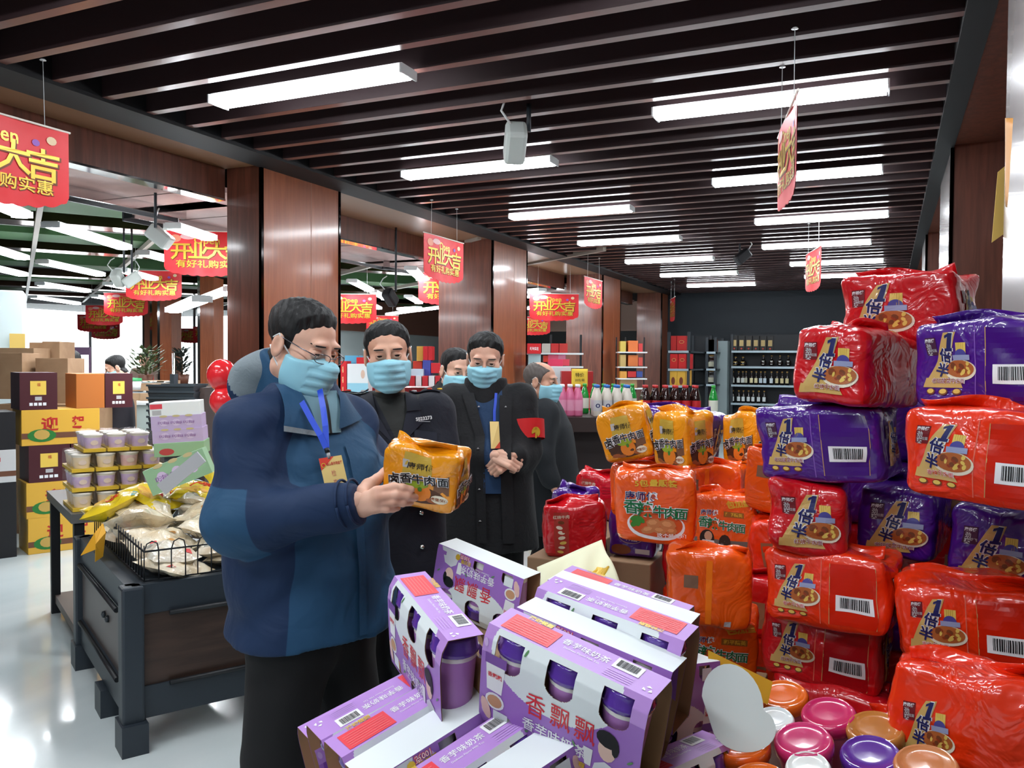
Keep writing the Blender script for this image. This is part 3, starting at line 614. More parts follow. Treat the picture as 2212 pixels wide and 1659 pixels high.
MILK = [
 ((-.429, 1.174, 1.071), (9.2, 11.8, -9.3), 0, 'large front milk tea pack with red logo facing the camera'),
 ((-.442, 1.30, 1.055), (1, 12, -5.5), 1, 'upside down milk tea pack with white top right behind the front pack'),
 ((-.432, 1.385, 1.078), (8, 9, -9), 2, 'milk tea pack with red label and barcode turned away, behind two packs'),
 ((-.459, 1.50, 1.060), (2.6, 9.4, -4), 1, 'upside down white topped milk tea pack, last of the row of four'),
 ((-.711, 1.257, 1.08), (2.2, 7.6, -40.3), 0, 'tilted milk tea pack showing a whole cup at its open end'),
 ((-.93, 1.90, 1.0), (2.6, 10, -13), 1, 'upside down milk tea pack at the back left with inverted red logo'),
 ((-.789, 1.256, .915), GU, 2, 'leftmost full milk tea pack of the lower layer with barcode label'),
 ((-.716, 1.205, .925), (4, -15, 62), 0, 'lower milk tea pack with its red label glaring, under the tilted pack'),
 ((-.638, 1.155, .925), (4, -15, 62), 1, 'white topped lower milk tea pack directly below the tilted pack'),
 ((-.566, 1.105, .915), (4, -15, 62), 0, 'lower purple milk tea pack at the bottom edge below the front pack'),
 ((-.494, 1.065, .91), (4, -13, 62), 1, 'white topped lower milk tea pack at the bottom edge of the picture'),
 ((-.852, 1.31, .875), (4, -14, 60), 2, 'milk tea pack barely showing at the lower left corner of the heap'),
 ((-.39, 1.52, .935), (0, 8, 62), 1, 'upside down milk tea pack standing beside the white cloud card'),
 ((-.315, 1.34, .85), (0, 5, 70), 0, 'milk tea pack with purple lids at the bottom, left of the bowl lids'),
 ((-.50, 1.66, 1.03), (4, 9, -8), 0, 'milk tea pack barely showing behind the row of four'),
]
for i, (c, e, fl, lb) in enumerate(MILK):
    o = m0 if i == 0 else copy_tree(m0)
    Rm = Euler([math.radians(a) for a in e]).to_matrix()
    if fl == 1: Rm = Rm @ Matrix.Rotation(math.pi, 3, 'Y')
    if fl == 2: Rm = Rm @ Matrix.Rotation(math.pi, 3, 'Z')
    o.location = c; o.rotation_euler = Rm.to_euler(); tag(o, lb, 'milk tea pack', 'three-cup milk tea packs on the display table')
# ------------------------------------------------------------------ single cups with coloured lids
def lid_cup(name, c, bodyc, p, tilt, label, r=.05, clear=False):
    lm = mat('lid_%d_%d_%d' % c, c, .22, coat=.7, bump=(6, .1, .01)); bm = M(bodyc, .4)
    o = MB(); o.lathe([(0, -.13), (r*.72, -.13), (r*.74, -.125), (r*.93, -.018), (r*.95, -.012)], bm, n=28)
    o = o.build(name, None, p, [math.radians(a) for a in tilt])
    l = MB(); l.lathe([(r*.98, -.022), (r*1.02, -.02), (r*1.02, -.004), (r*.98, -.001), (r*.9, .004), (r*.86, .001), (r*.5, .003), (0, .004)], lm, n=32)
    if clear: l.lathe([(r*.97, -.03), (r*1.0, -.024)], pwhite, n=32)
    l.build('lid', o); tag(o, label, 'cup', 'cups with coloured lids at the foot of the noodle pile'); return o
for c, bc, px, z, lb in (((236, 100, 22), (230, 180, 160), (1600, 1602), .92, 'cup with an orange lid at the picture bottom, left of the pink lids'), ((226, 104, 20), (210, 120, 130), (1690, 1500), .92, 'cup with an orange lid behind the white cloud card'), ((206, 50, 110), (196, 60, 110), (1735, 1598), .93, 'cup with a pink lid, nearer of the two pink ones'), ((204, 40, 100), (214, 110, 140), (1790, 1540), .93, 'cup with a pink lid, farther of the two pink ones'),
        ((186, 120, 54), (236, 236, 232), (1890, 1572), .93, 'cup with a tan lid over a white rim, right of the pink lids'), ((92, 46, 150), (90, 50, 140), (1880, 1628), .92, 'cup with a purple lid at the picture bottom'), ((196, 124, 76), (200, 140, 100), (2000, 1650), .93, 'cup with a pale brown lid under the largest orange noodle pack'), ((236, 240, 236), (230, 232, 230), (1745, 1655), .915, 'cup with a plain white lid at the very bottom'), ((228, 236, 236), (226, 232, 232), (1672, 1553), .92, 'small white cup half behind the cloud card'),
        ((206, 50, 110), (196, 60, 110), (1960, 1560), .86, 'cup with a pink lid deep in shadow under the largest orange pack'), ((226, 104, 20), (210, 120, 130), (1640, 1690), .9, 'cup with an orange lid cut by the picture bottom')):
    v = ray(*px); p = OC+v*((z-H)/v[2])
    lid_cup('lidded_cup', c, bc, p, (14, -6, 0), lb, .049 if 'white lid' not in lb and 'small' not in lb else .036)
b = MB(); b.span((-.88, 2.74, .642), (-.72, 2.95, .9), kraft); tag(b.build('carton', origin=(-.8, 2.84, .642), bevel=.004), 'small brown carton under the pickled cabbage noodle pack', 'carton')
b = MB(); b.span((-1.0, 1.72, .642), (-.72, 2.02, .905), kraft); tag(b.build('carton', origin=(-.9, 1.9, .642), bevel=.004), 'brown carton under the back left milk tea pack', 'carton')
b = MB(); b.span((-.32, 1.36, .642), (.12, 1.84, .785), kraft); tag(b.build('carton', origin=(-.1, 1.6, .642), bevel=.004), 'brown carton hidden under the cups with coloured lids', 'carton')
# cards
def card(name, pts, m, o, U, V, label, cat, th=.002):
    b = MB(); n = len(pts); pm = flat(o, U, V); b.ppoly(pts, m, pm, th); b.ppoly(pts[::-1], m, pm, 0)
    P = np.concatenate([pm(np.array(pts), th), pm(np.array(pts), 0)]); b.add(P, [(i, n+i, n+(i+1) % n, (i+1) % n) for i in range(n)], m)
    return tag(b.build(name, origin=o), label, cat)
def px_card(name, px, m, z, lean, label, cat, d):
    c = np.mean(px, 0); o = PD(c[0], c[1], d)
    U = RT; V = UP*math.cos(lean)+(-FW)*-math.sin(lean); V = UP*math.cos(lean)+FW*math.sin(lean)
    pts = [((x-c[0])*d/FOC, -(y-c[1])*d/FOC/math.cos(lean)) for x, y in px]
    return card(name, pts[::-1], m, o, U, V, label, cat)
cl = [(1584+66*math.cos(a), 1522+72*math.sin(a)) for a in np.radians(np.arange(190, 372, 12))]+[(1602+68*math.cos(a), 1564+44*math.sin(a)) for a in np.radians(np.arange(-28, 185, 12))]
px_card('price_card', cl, mat('card_plain_white', (226, 236, 234), .6), 0, .5, 'white cloud shaped card lying in front of the orange lid', 'card', 1.45)
px_card('yellow_card', [(1535, 1412), (1668, 1472), (1652, 1514), (1530, 1470)], mat('card_yellow', (226, 172, 40), .6), 0, .4, 'yellow card behind the white cloud card', 'card', 1.62)
# cream cloth bag thrown over the heap
def cloth(u, v):
    a, c, d_ = PD(1160, 1228, 2.25), PD(1300, 1168, 2.38), PD(1340, 1262, 2.1)
    P = a+u[:, None]*(c-a)+v[:, None]*(d_-c)*(.9+.1*u[:, None]); P[:, 2] += .012*np.sin(u*11+v*4)*np.sin(v*3)-.05*v*(1-u); return P
b = MB(); b.grid(cloth, 26, 14, mat('cloth_cream', (226, 228, 196), .8, bump=(300, .2, .001)))
pmc = lambda p, l=0.0: cloth(p[:, 0], p[:, 1])+np.array([0, -l, l])
b.ptext('福', .78, .62, .26, gold, pmc, .004, .03, -30)
o = b.build('cloth_bag', origin=PD(1250, 1215, 2.25)); o.modifiers.new('t', 'SOLIDIFY').thickness = .004; tag(o, 'folded cream cloth bag between the milk tea packs and red noodle packs', 'bag')
# ================================================================== hanging banners
ban_red = mat('banner_red', (226, 26, 34), .5, vary=((236, 60, 66), 3, 2, None)); ban_edge = M((240, 236, 226))
def make_banner(w=.74, h=.44, txt=True):
    r = empty('hanging_banner'); b = MB()
    xs = np.linspace(-w/2, w/2, 61); sc = lambda x: .10*np.sqrt(np.maximum(0, 1-(x/(w/2))**2))**.8+.012*abs(np.sin(x/w*math.pi*9))
    for s in (-1, 1):
        P = []; F = []
        for x in xs: P += [(x, s*.0015+.008*math.sin(x*9), 0), (x, s*.0015+.008*math.sin(x*9), -h*.5), (x, s*.0015+.008*math.sin(x*9), -h+.08-sc(x))]
        for i in range(60):
            for j in range(2): q = (i*3+j, i*3+j+1, i*3+j+4, i*3+j+3); F.append(q if s < 0 else q[::-1])
        b.add(P, F, ban_red)
    for s in (-1, 1):
        pm = lambda p, l=0.0, s=s: np.stack([-s*p[:, 0], s*(.0035+l)+.008*np.sin(-s*p[:, 0]*9), p[:, 1]], 1)
        b.ptext('Open', .0, -.105, .11, gold, pm, .001, .015, 0, .9)
        for t, x, z, q in (('开', -.225, -.215, .19), ('业', -.075, -.2, .19), ('大', .085, -.2, .19), ('吉', .235, -.215, .19)):
            b.ptext(t, x+.005, z-.007, q, goldd, pm, .001, .03); b.ptext(t, x, z, q*.97, gold, pm, .002, .018)
        b.ptext('有好礼购实惠', .014, -.344, .085, goldd, pm, .001, .02, 0, 1.1); b.ptext('有好礼购实惠', .01, -.34, .085, gold, pm, .002, .01, 0, 1.1)
        b.pell(.28, -.07, .026, .024, M((240, 210, 170)), pm, .001, 12); b.pell(.2, -.1, .02, .019, M((150, 90, 190)), pm, .001, 12); b.pell(-.27, -.08, .05, .04, M((240, 150, 120)), pm, .001, 12); b.pell(-.16, -.06, .07, .03, M((240, 190, 190)), pm, .001, 12)
    b.build('cloth', r)
    b = MB(); b.cyl((-w/2-.01, 0, .004), (w/2+.01, 0, .004), .006, ban_edge); b.build('top_bar', r)
    for x in (-w*.33, w*.33):
        b = MB(); b.tube([(x, 0, .006), (x*.97, 0, .31)], .0018, white, 4); b.lathe([(0, .306), (.016, .306), (.01, .312), (0, .312)], white, (x*.97, 0, 0), 8); b.build('string', r)
    return r
bp = make_banner(); bu = False
def banner(p, ang, label, s=1.0):
    global bu
    o = bp if not bu else copy_tree(bp); bu = True; o.location = [float(v) for v in p]; o.rotation_euler = (0, 0, ang); o.scale = (s, s, s*.86)
    for c in o.children:
        if c.name.startswith('string'): c.scale.z = ((3.02 if p[0] > -4.2 else 3.25)-p[2])/.31/s/.86
    return tag(o, label, 'banner', 'red opening sale banners')
banner((-3.73, 2.52, 2.70), math.pi/2, 'big red banner cut by the left picture edge')
banner((-3.73, 6.74, 2.71), math.pi/2, 'red banner with white glare hanging before the second pillar')
banner((-3.65, 10.75, 2.71), math.pi/2, 'red banner hanging beside the third pillar')
banner((-3.45, 14.45, 2.71), math.pi/2+.35, 'small red banner against the dark back wall')
a, c = PZ(1735, 250, 2.71), PZ(1707, 350, 2.71)
a, c = np.array([-.36, 3.66, 2.71]), np.array([-.52, 4.38, 2.71])
banner((a+c)/2, math.atan2(*(c-a)[1::-1]), 'red banner seen nearly edge on under the right row of lights')
banner((-.70, 8.85, 2.71), math.pi/2+.28, 'far red banner seen edge on above the noodle pile')
for px, py, d, an, lb, s in ((447, 500, 7.5, 8, 'red banner left of the nearest pillar, largest in the hall', 1), (332, 585, 11.2, 3, 'second red banner of the hall line', 1), (272, 633, 14.2, 2, 'third red banner of the hall line', 1), (225, 660, 17, 4, 'fourth red banner of the hall line', 1), (202, 680, 19.5, 4, 'fifth red banner of the hall line', 1), (228, 700, 22, 4, 'sixth red banner, before the bright window', 1), (415, 710, 21, 0, 'red banner before the narrow bright window', .9), (447, 706, 20, 0, 'red banner beside the slim far pillar', .9), (755, 636, 11.5, 3, 'red banner seen just right of the nearest pillar', 1), (826, 682, 17.5, 4, 'pale red banner on the brown bulkhead', .9), (968, 590, 10.5, 5, 'red banner half hidden left of the second pillar', 1), (1197, 635, 12.5, 3, 'red banner seen between second and third pillars', 1), (1152, 684, 17.2, 3, 'smaller red banner on the tan bulkhead', .95)):
    p = PD(px, py, d); banner(p, math.radians(24+an), lb, s)
# ================================================================== snack display stand at left
e1, e2 = np.array([-.867, .498, 0]), np.array([.498, .867, 0]); C0 = np.array([-2.765, 2.41, 0]); RS = np.stack([e1, e2, [0, 0, 1]], 1)
SL, SW = 1.15, 1.0
def S(a, c, z): return C0+e1*a+e2*c+np.array([0, 0, z])
snd = empty('snack_stand', S(.5, .5, 0)); tag(snd, 'charcoal snack display stand with dark wood panels and wire rack on top', 'display stand')
o3 = tuple(-snd.location)
slate = mat('slate_metal', (46, 54, 62), .4); panel = mat('panel_walnut', (74, 56, 48), .45, vary=((58, 44, 38), 3, 4, (1, 1, 8))); panel2 = mat('panel_grey_wood', (96, 90, 88), .4)
b = MB()
for a, c in ((0, 0), (SL, 0), (0, SW), (SL, SW)): b = MB(); b.box(S(a, c, .335), (.085, .085, .67), slate, RS); b.build('corner_post', snd, o3, bevel=.01)
b = MB()
for c in (-.0, SW): b.box(S(SL/2, c, .61), (SL, .04, .12), slate, RS); b.box(S(SL/2, c, .19), (SL, .04, .13), slate, RS)
for a in (0, SL): b.box(S(a, SW/2, .61), (.04, SW, .12), slate, RS); b.box(S(a, SW/2, .19), (.04, SW, .13), slate, RS)
b.box(S(SL/2, SW/2, .645), (SL-.05, SW-.05, .03), slate, RS); b.build('frame', snd, o3)
b = MB(); b.box(S(SL/2, -.0, .4), (SL-.06, .02, .3), panel2, RS); b.build('side_panel', snd, o3)
b = MB(); b.box(S(0, SW/2, .4), (.02, SW-.06, .3), panel, RS)
pm = flat(S(-.0115, SW/2, .4), -e2*-1, (0, 0, 1)); pm = lambda p, l=0.0: S(0, SW/2, .4)+p[:, :1]*e2-e1*(.0108+l)+p[:, 1:2]*np.array([0, 0, 1.0])
for t in np.arange(0, 300, 12):
    aa = math.radians(t); b.prect(.16+.1*math.cos(aa)-.006, .02+.1*math.sin(aa)-.003, .16+.1*math.cos(aa)+.012, .02+.1*math.sin(aa)+.004, pblack, pm, .0004)
b.build('front_panel', snd, o3)
for a0, a1, cc, z in ((.12, SL-.1, -.032, .545), (.12, SL-.1, -.032, .255)):
    b = MB(); b.tube([S(a0, cc, z), S(a1, cc, z)], .011, black); b.build('rail', snd, o3)
for z in (.545, .255):
    b = MB(); b.tube([S(-.032, .14, z), S(-.032, SW-.1, z)], .011, black); b.build('rail', snd, o3)
for a in (.42, .5):
    b = MB(); b.lathe([(0, 0), (.016, 0), (.014, .012), (0, .016)], dkgrey, n=10, xf=lambda v, a=a: S(a, -.011, .43)+v[:, :1]*e1+v[:, 1:2]*np.array([0, 0, 1.0])-v[:, 2:3]*e2); b.build('knob', snd, o3)
for a, c in ((0, 0), (SL*.4, 0), (SL, 0), (0, SW)):
    b = MB(); b.box(S(a, c, .06), (.14, .1, .125), slate, RS); b.build('leg', snd, o3)
wr = empty('wire_basket', S(.5, .5, .67)); tag(wr, 'black wire rack holding snack bags on top of the display stand', 'basket'); ow = tuple(-wr.location)
b = MB(); a0, a1, c0, c1 = .0, SL-.03, .05, SW
for z in (.68, .80): b.tube([S(a1, c0, z), S(a0, c0, z), S(a0, c1, z), S(a1, c1, z), S(a1, c0, z)], .0045, black, 6, smooth=False)
b.build('rim', wr, ow)
b = MB(); n = 22
for i in range(n+1):
    a = a0+(a1-a0)*i/n; b.tube([S(a, c0, .68), S(a, c0, .825)], .0028, black, 5)
for i in range(18):
    c = c0+(c1-c0)*i/18
    if i % 2 == 0: b.tube([S(a0, c, .68), S(a0, c, .80), S(a0, c+.01, .83), S(a0, c+.03, .84), S(a0, c+.05, .83), S(a0, c+.056, .80), S(a0, c+.056, .68)], .0028, black, 5)
b.build('wire', wr, ow)
# snack bags
bag_y = mat('snack_yellow', (236, 204, 36), .35, coat=.8, bump=(14, .5, .01)); bag_b = mat('snack_beige', (226, 204, 166), .3, coat=1, bump=(16, .8, .014), vary=((240, 232, 210), 9, 4, None)); bag_w = mat('snack_white', (236, 234, 220), .3, coat=1, bump=(15, .8, .014), vary=((200, 180, 150), 10, 4, None)); bag_o = mat('snack_orange', (226, 150, 40), .35, coat=.8, bump=(12, .6, .01))
def pillow(w, l, t, m, seed, pr=None):
    r = random.Random(seed); ph = [r.uniform(0, 6.3) for _ in range(6)]
    def fn(u, v, s):
        k = np.maximum(0, 1-np.abs(u)**2.6)**.5*np.maximum(0, 1-np.abs(v)**2.2)**.6
        d = 1+.18*np.sin(u*5+ph[0]+v*2)+.14*np.sin(v*7+ph[1]-u*3)+.1*np.sin(u*13+v*9+ph[2])
        z = s*t/2*k*d+.012*np.sin(u*2+ph[3])*np.sin(v*2.4+ph[4])
        pin = 1-.1*(1-np.abs(u))*np.abs(v)**3
        return np.stack([u*w/2*pin, v*l/2*(1-.05*(1-abs(u)))+.003*np.sin(u*40)*(abs(v) > .93), z], 1)
    b = MB()
    for s in (1, -1):
        q = MB(); q.grid(lambda u, v: fn(u, v, s), 14, 18, m, True, (-1, 1), (-1, 1)); b.add(q.v[0], [f if s > 0 else f[::-1] for f in q.f], m, True)
    if pr: pr(b, lambda p, l=0.0: fn(p[:, 0], p[:, 1], 1)+np.array([0, 0, .0015+l]))
    return b
def pr_y(b, pm):
    rd = M((216, 60, 24)); b.ptext('大', -.25, .25, .6, rd, pm, 0, .04, 20); b.ptext('薯', .3, .1, .5, rd, pm, 0, .04, 20); b.pell(0, -.45, .6, .3, M((226, 170, 70)), pm, 0, 14); b.prect(-.9, .8, .9, .95, M((60, 140, 130)), pm, 0, 6, 1)
def pr_b(b, pm): b.prect(.45, -.75, .7, -.5, M((200, 60, 60)), pm, 0); b.prect(-.7, .5, -.3, .7, M((160, 160, 150)), pm, 0, 2); b.pell(.2, .2, .16, .12, M((196, 140, 70)), pm, 0, 8)
protoY = [pillow(.24, .30, .07, bag_y, 1, pr_y), pillow(.26, .28, .08, bag_y, 2, pr_y)]; protoB = [pillow(.21, .26, .075, bag_b, 3, pr_b), pillow(.20, .25, .08, bag_w, 4, pr_b), pillow(.22, .25, .07, bag_b, 5, pr_b)]
meshes = {}
def snack(kind, k, p, e, label, group):
    key = (kind, k)
    if key not in meshes: o = (protoY if kind == 'y' else protoB)[k].build('snack_bag'); meshes[key] = o
    else: o = meshes[key].copy(); COL.objects.link(o)
    o.location = [float(v) for v in p]; o.rotation_euler = [math.radians(v) for v in e]; tag(o, label, 'snack bag', group)
r = random.Random(21); k = 0
where = ['at the front corner', 'along the front rim', 'beside the dark jacket', 'in the middle', 'at the left rim', 'toward the back']
for lay in range(3):
    for i in range(4):
        for j in range(3):
            a, c = .14+i*.2+r.uniform(-.04, .04)+.03*lay, .18+j*.27+r.uniform(-.04, .04)
            if lay == 2 and (i == 0 or (i, j) == (1, 0)): continue
            z = .70+lay*.042+.02*i+.012*j; k += 1
            snack('b', r.randrange(3), S(a, c, z), (r.uniform(-22, 22), r.uniform(-22, 22)-6, r.uniform(0, 360)), 'beige puffed snack bag, %s from the man, %s from the front, %s layer' % (ORD[2-j].replace('nearest', 'first'), ORD[i].replace('nearest', 'first'), ('bottom', 'middle', 'top')[lay]), 'beige snack bags in the rack')
for lay in range(2):
    for j in range(5):
        a, c = .98-lay*.1+r.uniform(-.05, .04), .1+j*.2; z = .80+lay*.06+.02*j
        snack('y', r.randrange(2), S(a, c, z), (r.uniform(-25, 25)+10, r.uniform(-20, 20), r.uniform(-60, 60)-20), 'yellow crisps bag in the %s row of the rack, %s from the left' % (('rear', 'front')[lay], ORD[j].replace('nearest', 'first')), 'yellow crisps bags')
# folded yellow sign hanging from the rack
ylw = mat('paper_yellow', (226, 166, 40), .6)
def fold(name, pts, label, d):
    b = MB(); P = [PD(x, y, d+dd) for x, y, dd in pts[0]]; b.add(P, [tuple(range(len(P)))], ylw); P = [PD(x, y, d+dd) for x, y, dd in pts[1]]; b.add(P, [tuple(range(len(P)))], ylw)
    o = b.build(name, origin=PD(pts[0][0][0], pts[0][0][1], d)); o.modifiers.new('t', 'SOLIDIFY').thickness = .002; return tag(o, label, 'paper sign')
fold('paper_sign', ([(222, 1130, .06), (205, 1150, .02), (174, 1200, 0), (208, 1186, -.03)], [(222, 1130, .06), (228, 1150, .03), (222, 1202, .02), (205, 1214, 0), (206, 1175, -.04)]), 'folded yellow paper sign hanging off the corner of the snack rack', 3.72)
# ================================================================== steel table with cup packs
t2 = empty('steel_table', (-4.3, 3.6, 0)); tag(t2, 'black steel frame table behind the snack stand carrying the cup packs', 'table'); ot = tuple(-t2.location)
T0 = np.array([-3.93, 3.09, 0]); 
def T(a, c, z): return T0+e1*a+e2*c+np.array([0, 0, z])
for a in (0, .9):
    for c in (0, .85):
        b = MB(); b.box(T(a, c, .36), (.05, .05, .72), black, RS); b.build('leg', t2, ot)
b = MB(); b.box(T(.45, .42, .735), (.98, .92, .05), M((92, 92, 92), .4), RS); b.build('tabletop', t2, ot)
b = MB(); b.box(T(.45, .42, .09), (.95, .85, .05), M((92, 80, 72), .5), RS); b.build('lower_shelf', t2, ot)
wrap_m = mat('clear_wrap', (245, 245, 245), .08, alpha=.13, coat=1, bump=(12, .6, .02)); tray_m = mat('tray_yellow', (222, 184, 56), .5)
cupA = mat('jelly_lilac', (206, 180, 222), .4, vary=((222, 200, 226), 14, 3, None)); cupB = mat('jelly_peach', (238, 214, 176), .4, vary=((236, 216, 190), 14, 3, None)); cupC = mat('jelly_pink', (226, 180, 180), .4, vary=((236, 206, 206), 14, 3, None)); cuprim = mat('jelly_rim', (240, 234, 222), .3, coat=.5)
def cup_pack(cm, n=3):
    R_ = MB(); R_.span((-.055, 0, 0), (.055, .115*n, .018), tray_m); R_ = R_.build('cup_pack')
    for i in range(n):
        c = MB(); c.lathe([(0, .006), (.036, .006), (.040, .02), (.047, .078), (.049, .085), (.052, .087), (.052, .093), (.046, .096), (0, .097)], cm, (0, .0575+.115*i, 0), 18, ms=[cuprim, cuprim, cm, cuprim, cuprim, cuprim, cuprim, cuprim]); c.pell(0, 0, .02, .014, M((236, 214, 200)), lambda p, l=0.0, i=i: np.stack([p[:, 0], .0575+.115*i-.0455-p[:, 1]*.14, .05+p[:, 1]], 1), 0, 12); c.build('cup', R_)
    w = MB(); w.grid(lambda u, v: np.stack([.056*np.clip(np.cos(u*2*np.pi)*1.35, -1, 1), .115*n*v+.002*np.sin(u*30), .052+.053*np.clip(np.sin(u*2*np.pi)*1.35, -1, 1)+.003*np.sin(v*20+u*9)], 1), 24, 8, wrap_m); w.build('shrink_wrap', R_)
    return R_
cps = {c: cup_pack(m) for c, m in (('lilac', cupA), ('peach', cupB), ('pink', cupC))}; cu = set()
rows = [('peach', 'peach', 'pink', 'peach'), ('lilac', 'lilac', 'lilac', 'lilac'), ('peach', 'peach', 'pink', 'lilac'), ('lilac', 'lilac', 'lilac')]
for lay, rw in enumerate(rows):
    for i, kd in enumerate(rw):
        o = cps[kd] if kd not in cu else copy_tree(cps[kd]); cu.add(kd)
        p = T(.02+.012*lay, .03+.12*i+(.06 if lay == 3 else 0), .762+.104*lay); o.location = p; o.rotation_euler = (0, 0, math.atan2(-e1[0], e1[1])+0*math.pi)
        tag(o, '%s shrink wrapped cup pack on a yellow tray, %s layer, %s from the left' % (kd, ('bottom', 'second', 'third', 'top')[lay], ORD[i].replace('nearest', 'first')), 'cup pack', 'shrink wrapped cup packs on the steel table')
for o_ in [o for o in COL.objects if o.name.startswith('cup_pack')]: o_.rotation_euler = (0, 0, math.atan2(e1[1], e1[0])-math.pi/2)
# lilac and green boxed packs right of the cups
def simple_box(name, px, w, dp, h, m, d, rz, label, cat, pr=None, tilt=0, group=None, z=None, bevel=.002):
    p = PD(px[0], px[1], d); b = MB(); b.box((0, dp/2, h/2), (w, dp, h), m)
    if pr: pr(b, flat((0, 0, h/2), (w/2, 0, 0), (0, 0, h/2)))
    if z is not None: p[2] = z
    return tag(b.build(name, None, p, (0, math.radians(tilt), math.radians(rz)), bevel), label, cat, group)
lv = M((196, 176, 214), .5)
def pr_l(b, pm):
    for x in (-.5, 0, .5): b.pell(x, 0, .18, .5, M((214, 196, 226)), pm, .001, 12); b.pell(x, .95, .16, .16, M((206, 190, 140)), pm, .0015, 10); b.ptext('嗨', x, 0, .5, M((150, 110, 170)), pm, .002)
for q, (m, lb) in enumerate(((mat('box_green', (150, 190, 150), .5), 'green boxed cup pack at the bottom of the boxed stack'), (lv, 'lower lilac boxed cup pack beside the wrapped cups'), (lv, 'upper lilac boxed cup pack beside the wrapped cups'), (cardw, 'white boxed cup pack with a red label on top of the lilac ones'))):
    pr = pr_l if q in (1, 2) else (lambda b, pm: (b.prect(-.98, .1, -.5, .8, M((226, 70, 84)), pm, .001), b.prect(-.9, -.8, -.55, -.1, silver, pm, .001))) if q == 3 else (lambda b, pm: b.pell(-.5, -.3, .3, .5, M((190, 70, 70)), pm, .001, 14))
    simple_box('boxed_cup_pack', (388-3*q, 985-29*q), .26, .2, .075, m, 4.55, 36+q, lb, 'box', pr, -3)
simple_box('boxed_cup_pack', (395, 1046), .3, .1, .13, MATS['box_green'], 4.1, 34, 'green box tipped over beside the yellow crisps', 'box', pr_l, -22)
b = MB(); b.box((0, 0, 0), (.24, .012, .06), M((178, 180, 184)), None); tag(b.build('shelf_edge_strip', None, PD(392, 1022, 3.85), (0, math.radians(-40), math.radians(26))), 'grey plastic strip slanting over the yellow crisps bags', 'strip')
# ================================================================== liquor cartons
gy = mat('carton_gold', (222, 172, 60), .55); mar = mat('carton_maroon', (72, 26, 34), .5); ora = mat('carton_orange', (190, 110, 44), .55); redw = M((186, 40, 36))
def pr_yj(b, pm):
    b.ptext('迎', -.3, .18, .8, redw, pm, .001, .03, 0, .55); b.ptext('驾', .42, .2, .8, redw, pm, .001, .03, 0, .42); b.prect(-1, -.62, 1, -.3, M((110, 70, 50)), pm, .001); b.pell(-.5, -.45, .36, .36, M((40, 120, 50)), pm, .002, 18); b.pell(-.5, -.4, .2, .28, M((196, 160, 80)), pm, .003, 12)
def pr_mr(b, pm):
    b.prect(-.45, -.2, .4, .55, M((232, 196, 84)), pm, .001); b.ptext('福', 0, .35, .2, redw, pm, .002); b.prect(-.2, -.5, .16, -.3, silver, pm, .001)
    for q in range(4): b.prect(-.5+q*.24, -.78, -.32+q*.24, -.62, pwhite, pm, .001)
cb = [-6.295, 4.465]; cang = math.degrees(math.atan2(.875, .484))-90+90
cd = np.array([.42, .907, 0]); cang = math.degrees(math.atan2(cd[1], cd[0]))
def cart(i, z, w, h, m, pr, lb, off=0, back=0, dep=.36):
    nrm = np.array([-cd[1], cd[0], 0]); p = np.array([cb[0], cb[1], 0])+cd*(w/2+off)+nrm*back+np.array([0, 0, z])
    b = MB(); b.box((0, dep/2, h/2), (w, dep, h), m); pr and pr(b, flat((0, 0, h/2), (w/2, 0, 0), (0, 0, h/2)))
    tag(b.build('liquor_carton', None, p, (0, 0, math.radians(cang)), .004), lb, 'carton', 'liquor cartons at left')
fwd = []
cart(0, 0, .56, .29, gy, pr_yj, 'gold liquor carton lying on the floor at the bottom of the stack', .02)
cart(1, .29, .56, .29, gy, pr_yj, 'second gold liquor carton from the floor', .01)
cart(2, .58, .30, .30, mar, pr_mr, 'maroon liquor carton in the middle of the stack', .03); cart(3, .58, .26, .30, mar, pr_mr, 'maroon liquor carton half behind the cup packs', .34)
cart(4, .88, .58, .29, gy, pr_yj, 'upper gold liquor carton with large red characters', -.02)
cart(5, 1.17, .27, .30, mar, pr_mr, 'maroon liquor carton on top, left one with a bright yellow sheet', -.03); cart(6, 1.17, .22, .29, ora, None, 'orange faced liquor carton on top beside the counter', .38); cart(7, 1.17, .22, .29, mar, pr_mr, 'maroon liquor carton on top, right one with an ochre sheet', .605)
blk = M((26, 26, 30)); 
for q, (z, m, lb) in enumerate(((0, blk, 'black liquor carton on the floor at the left edge'), (.3, blk, 'black liquor carton second from the floor at the left edge'), (.6, M((206, 206, 206)), 'silver liquor carton with red lettering at the left edge'), (.86, blk, 'black liquor carton topping the pile at the left edge'))):
    cart(10+q, z, .5, .26 if q == 2 else .3, m, pr_yj if q == 2 else pr_mr if q != 3 else None, lb, -.56, .0)
for q, (px, py, w, h, d, lb) in enumerate(((20, 862, .24, .42, 7.6, 'tall kraft carton behind the maroon one'), (112, 872, .3, .42, 7.7, 'kraft carton between the two maroon top cartons'), (34, 795, .36, .2, 8.3, 'wide kraft carton at the top left'), (80, 790, .16, .24, 8.6, 'small kraft carton on the rear stack, left'), (110, 790, .18, .25, 8.6, 'small kraft carton on the rear stack, right'), (335, 866, .36, .24, 9.9, 'kraft carton on the pale counter, right one'), (285, 866, .27, .2, 9.95, 'kraft carton on the pale counter, left one'))):
    simple_box('kraft_carton', (px, py), w, .3, h, kraft, d, 24, lb, 'carton')
b = MB(); b.span((-.34, 0, 0), (.36, 1.25, 1.17), kraft); p = PD(72, 850, 7.5); tag(b.build('kraft_carton', None, (p[0], p[1], 0), (0, 0, math.radians(24))), 'big kraft carton base behind the liquor stack', 'carton')
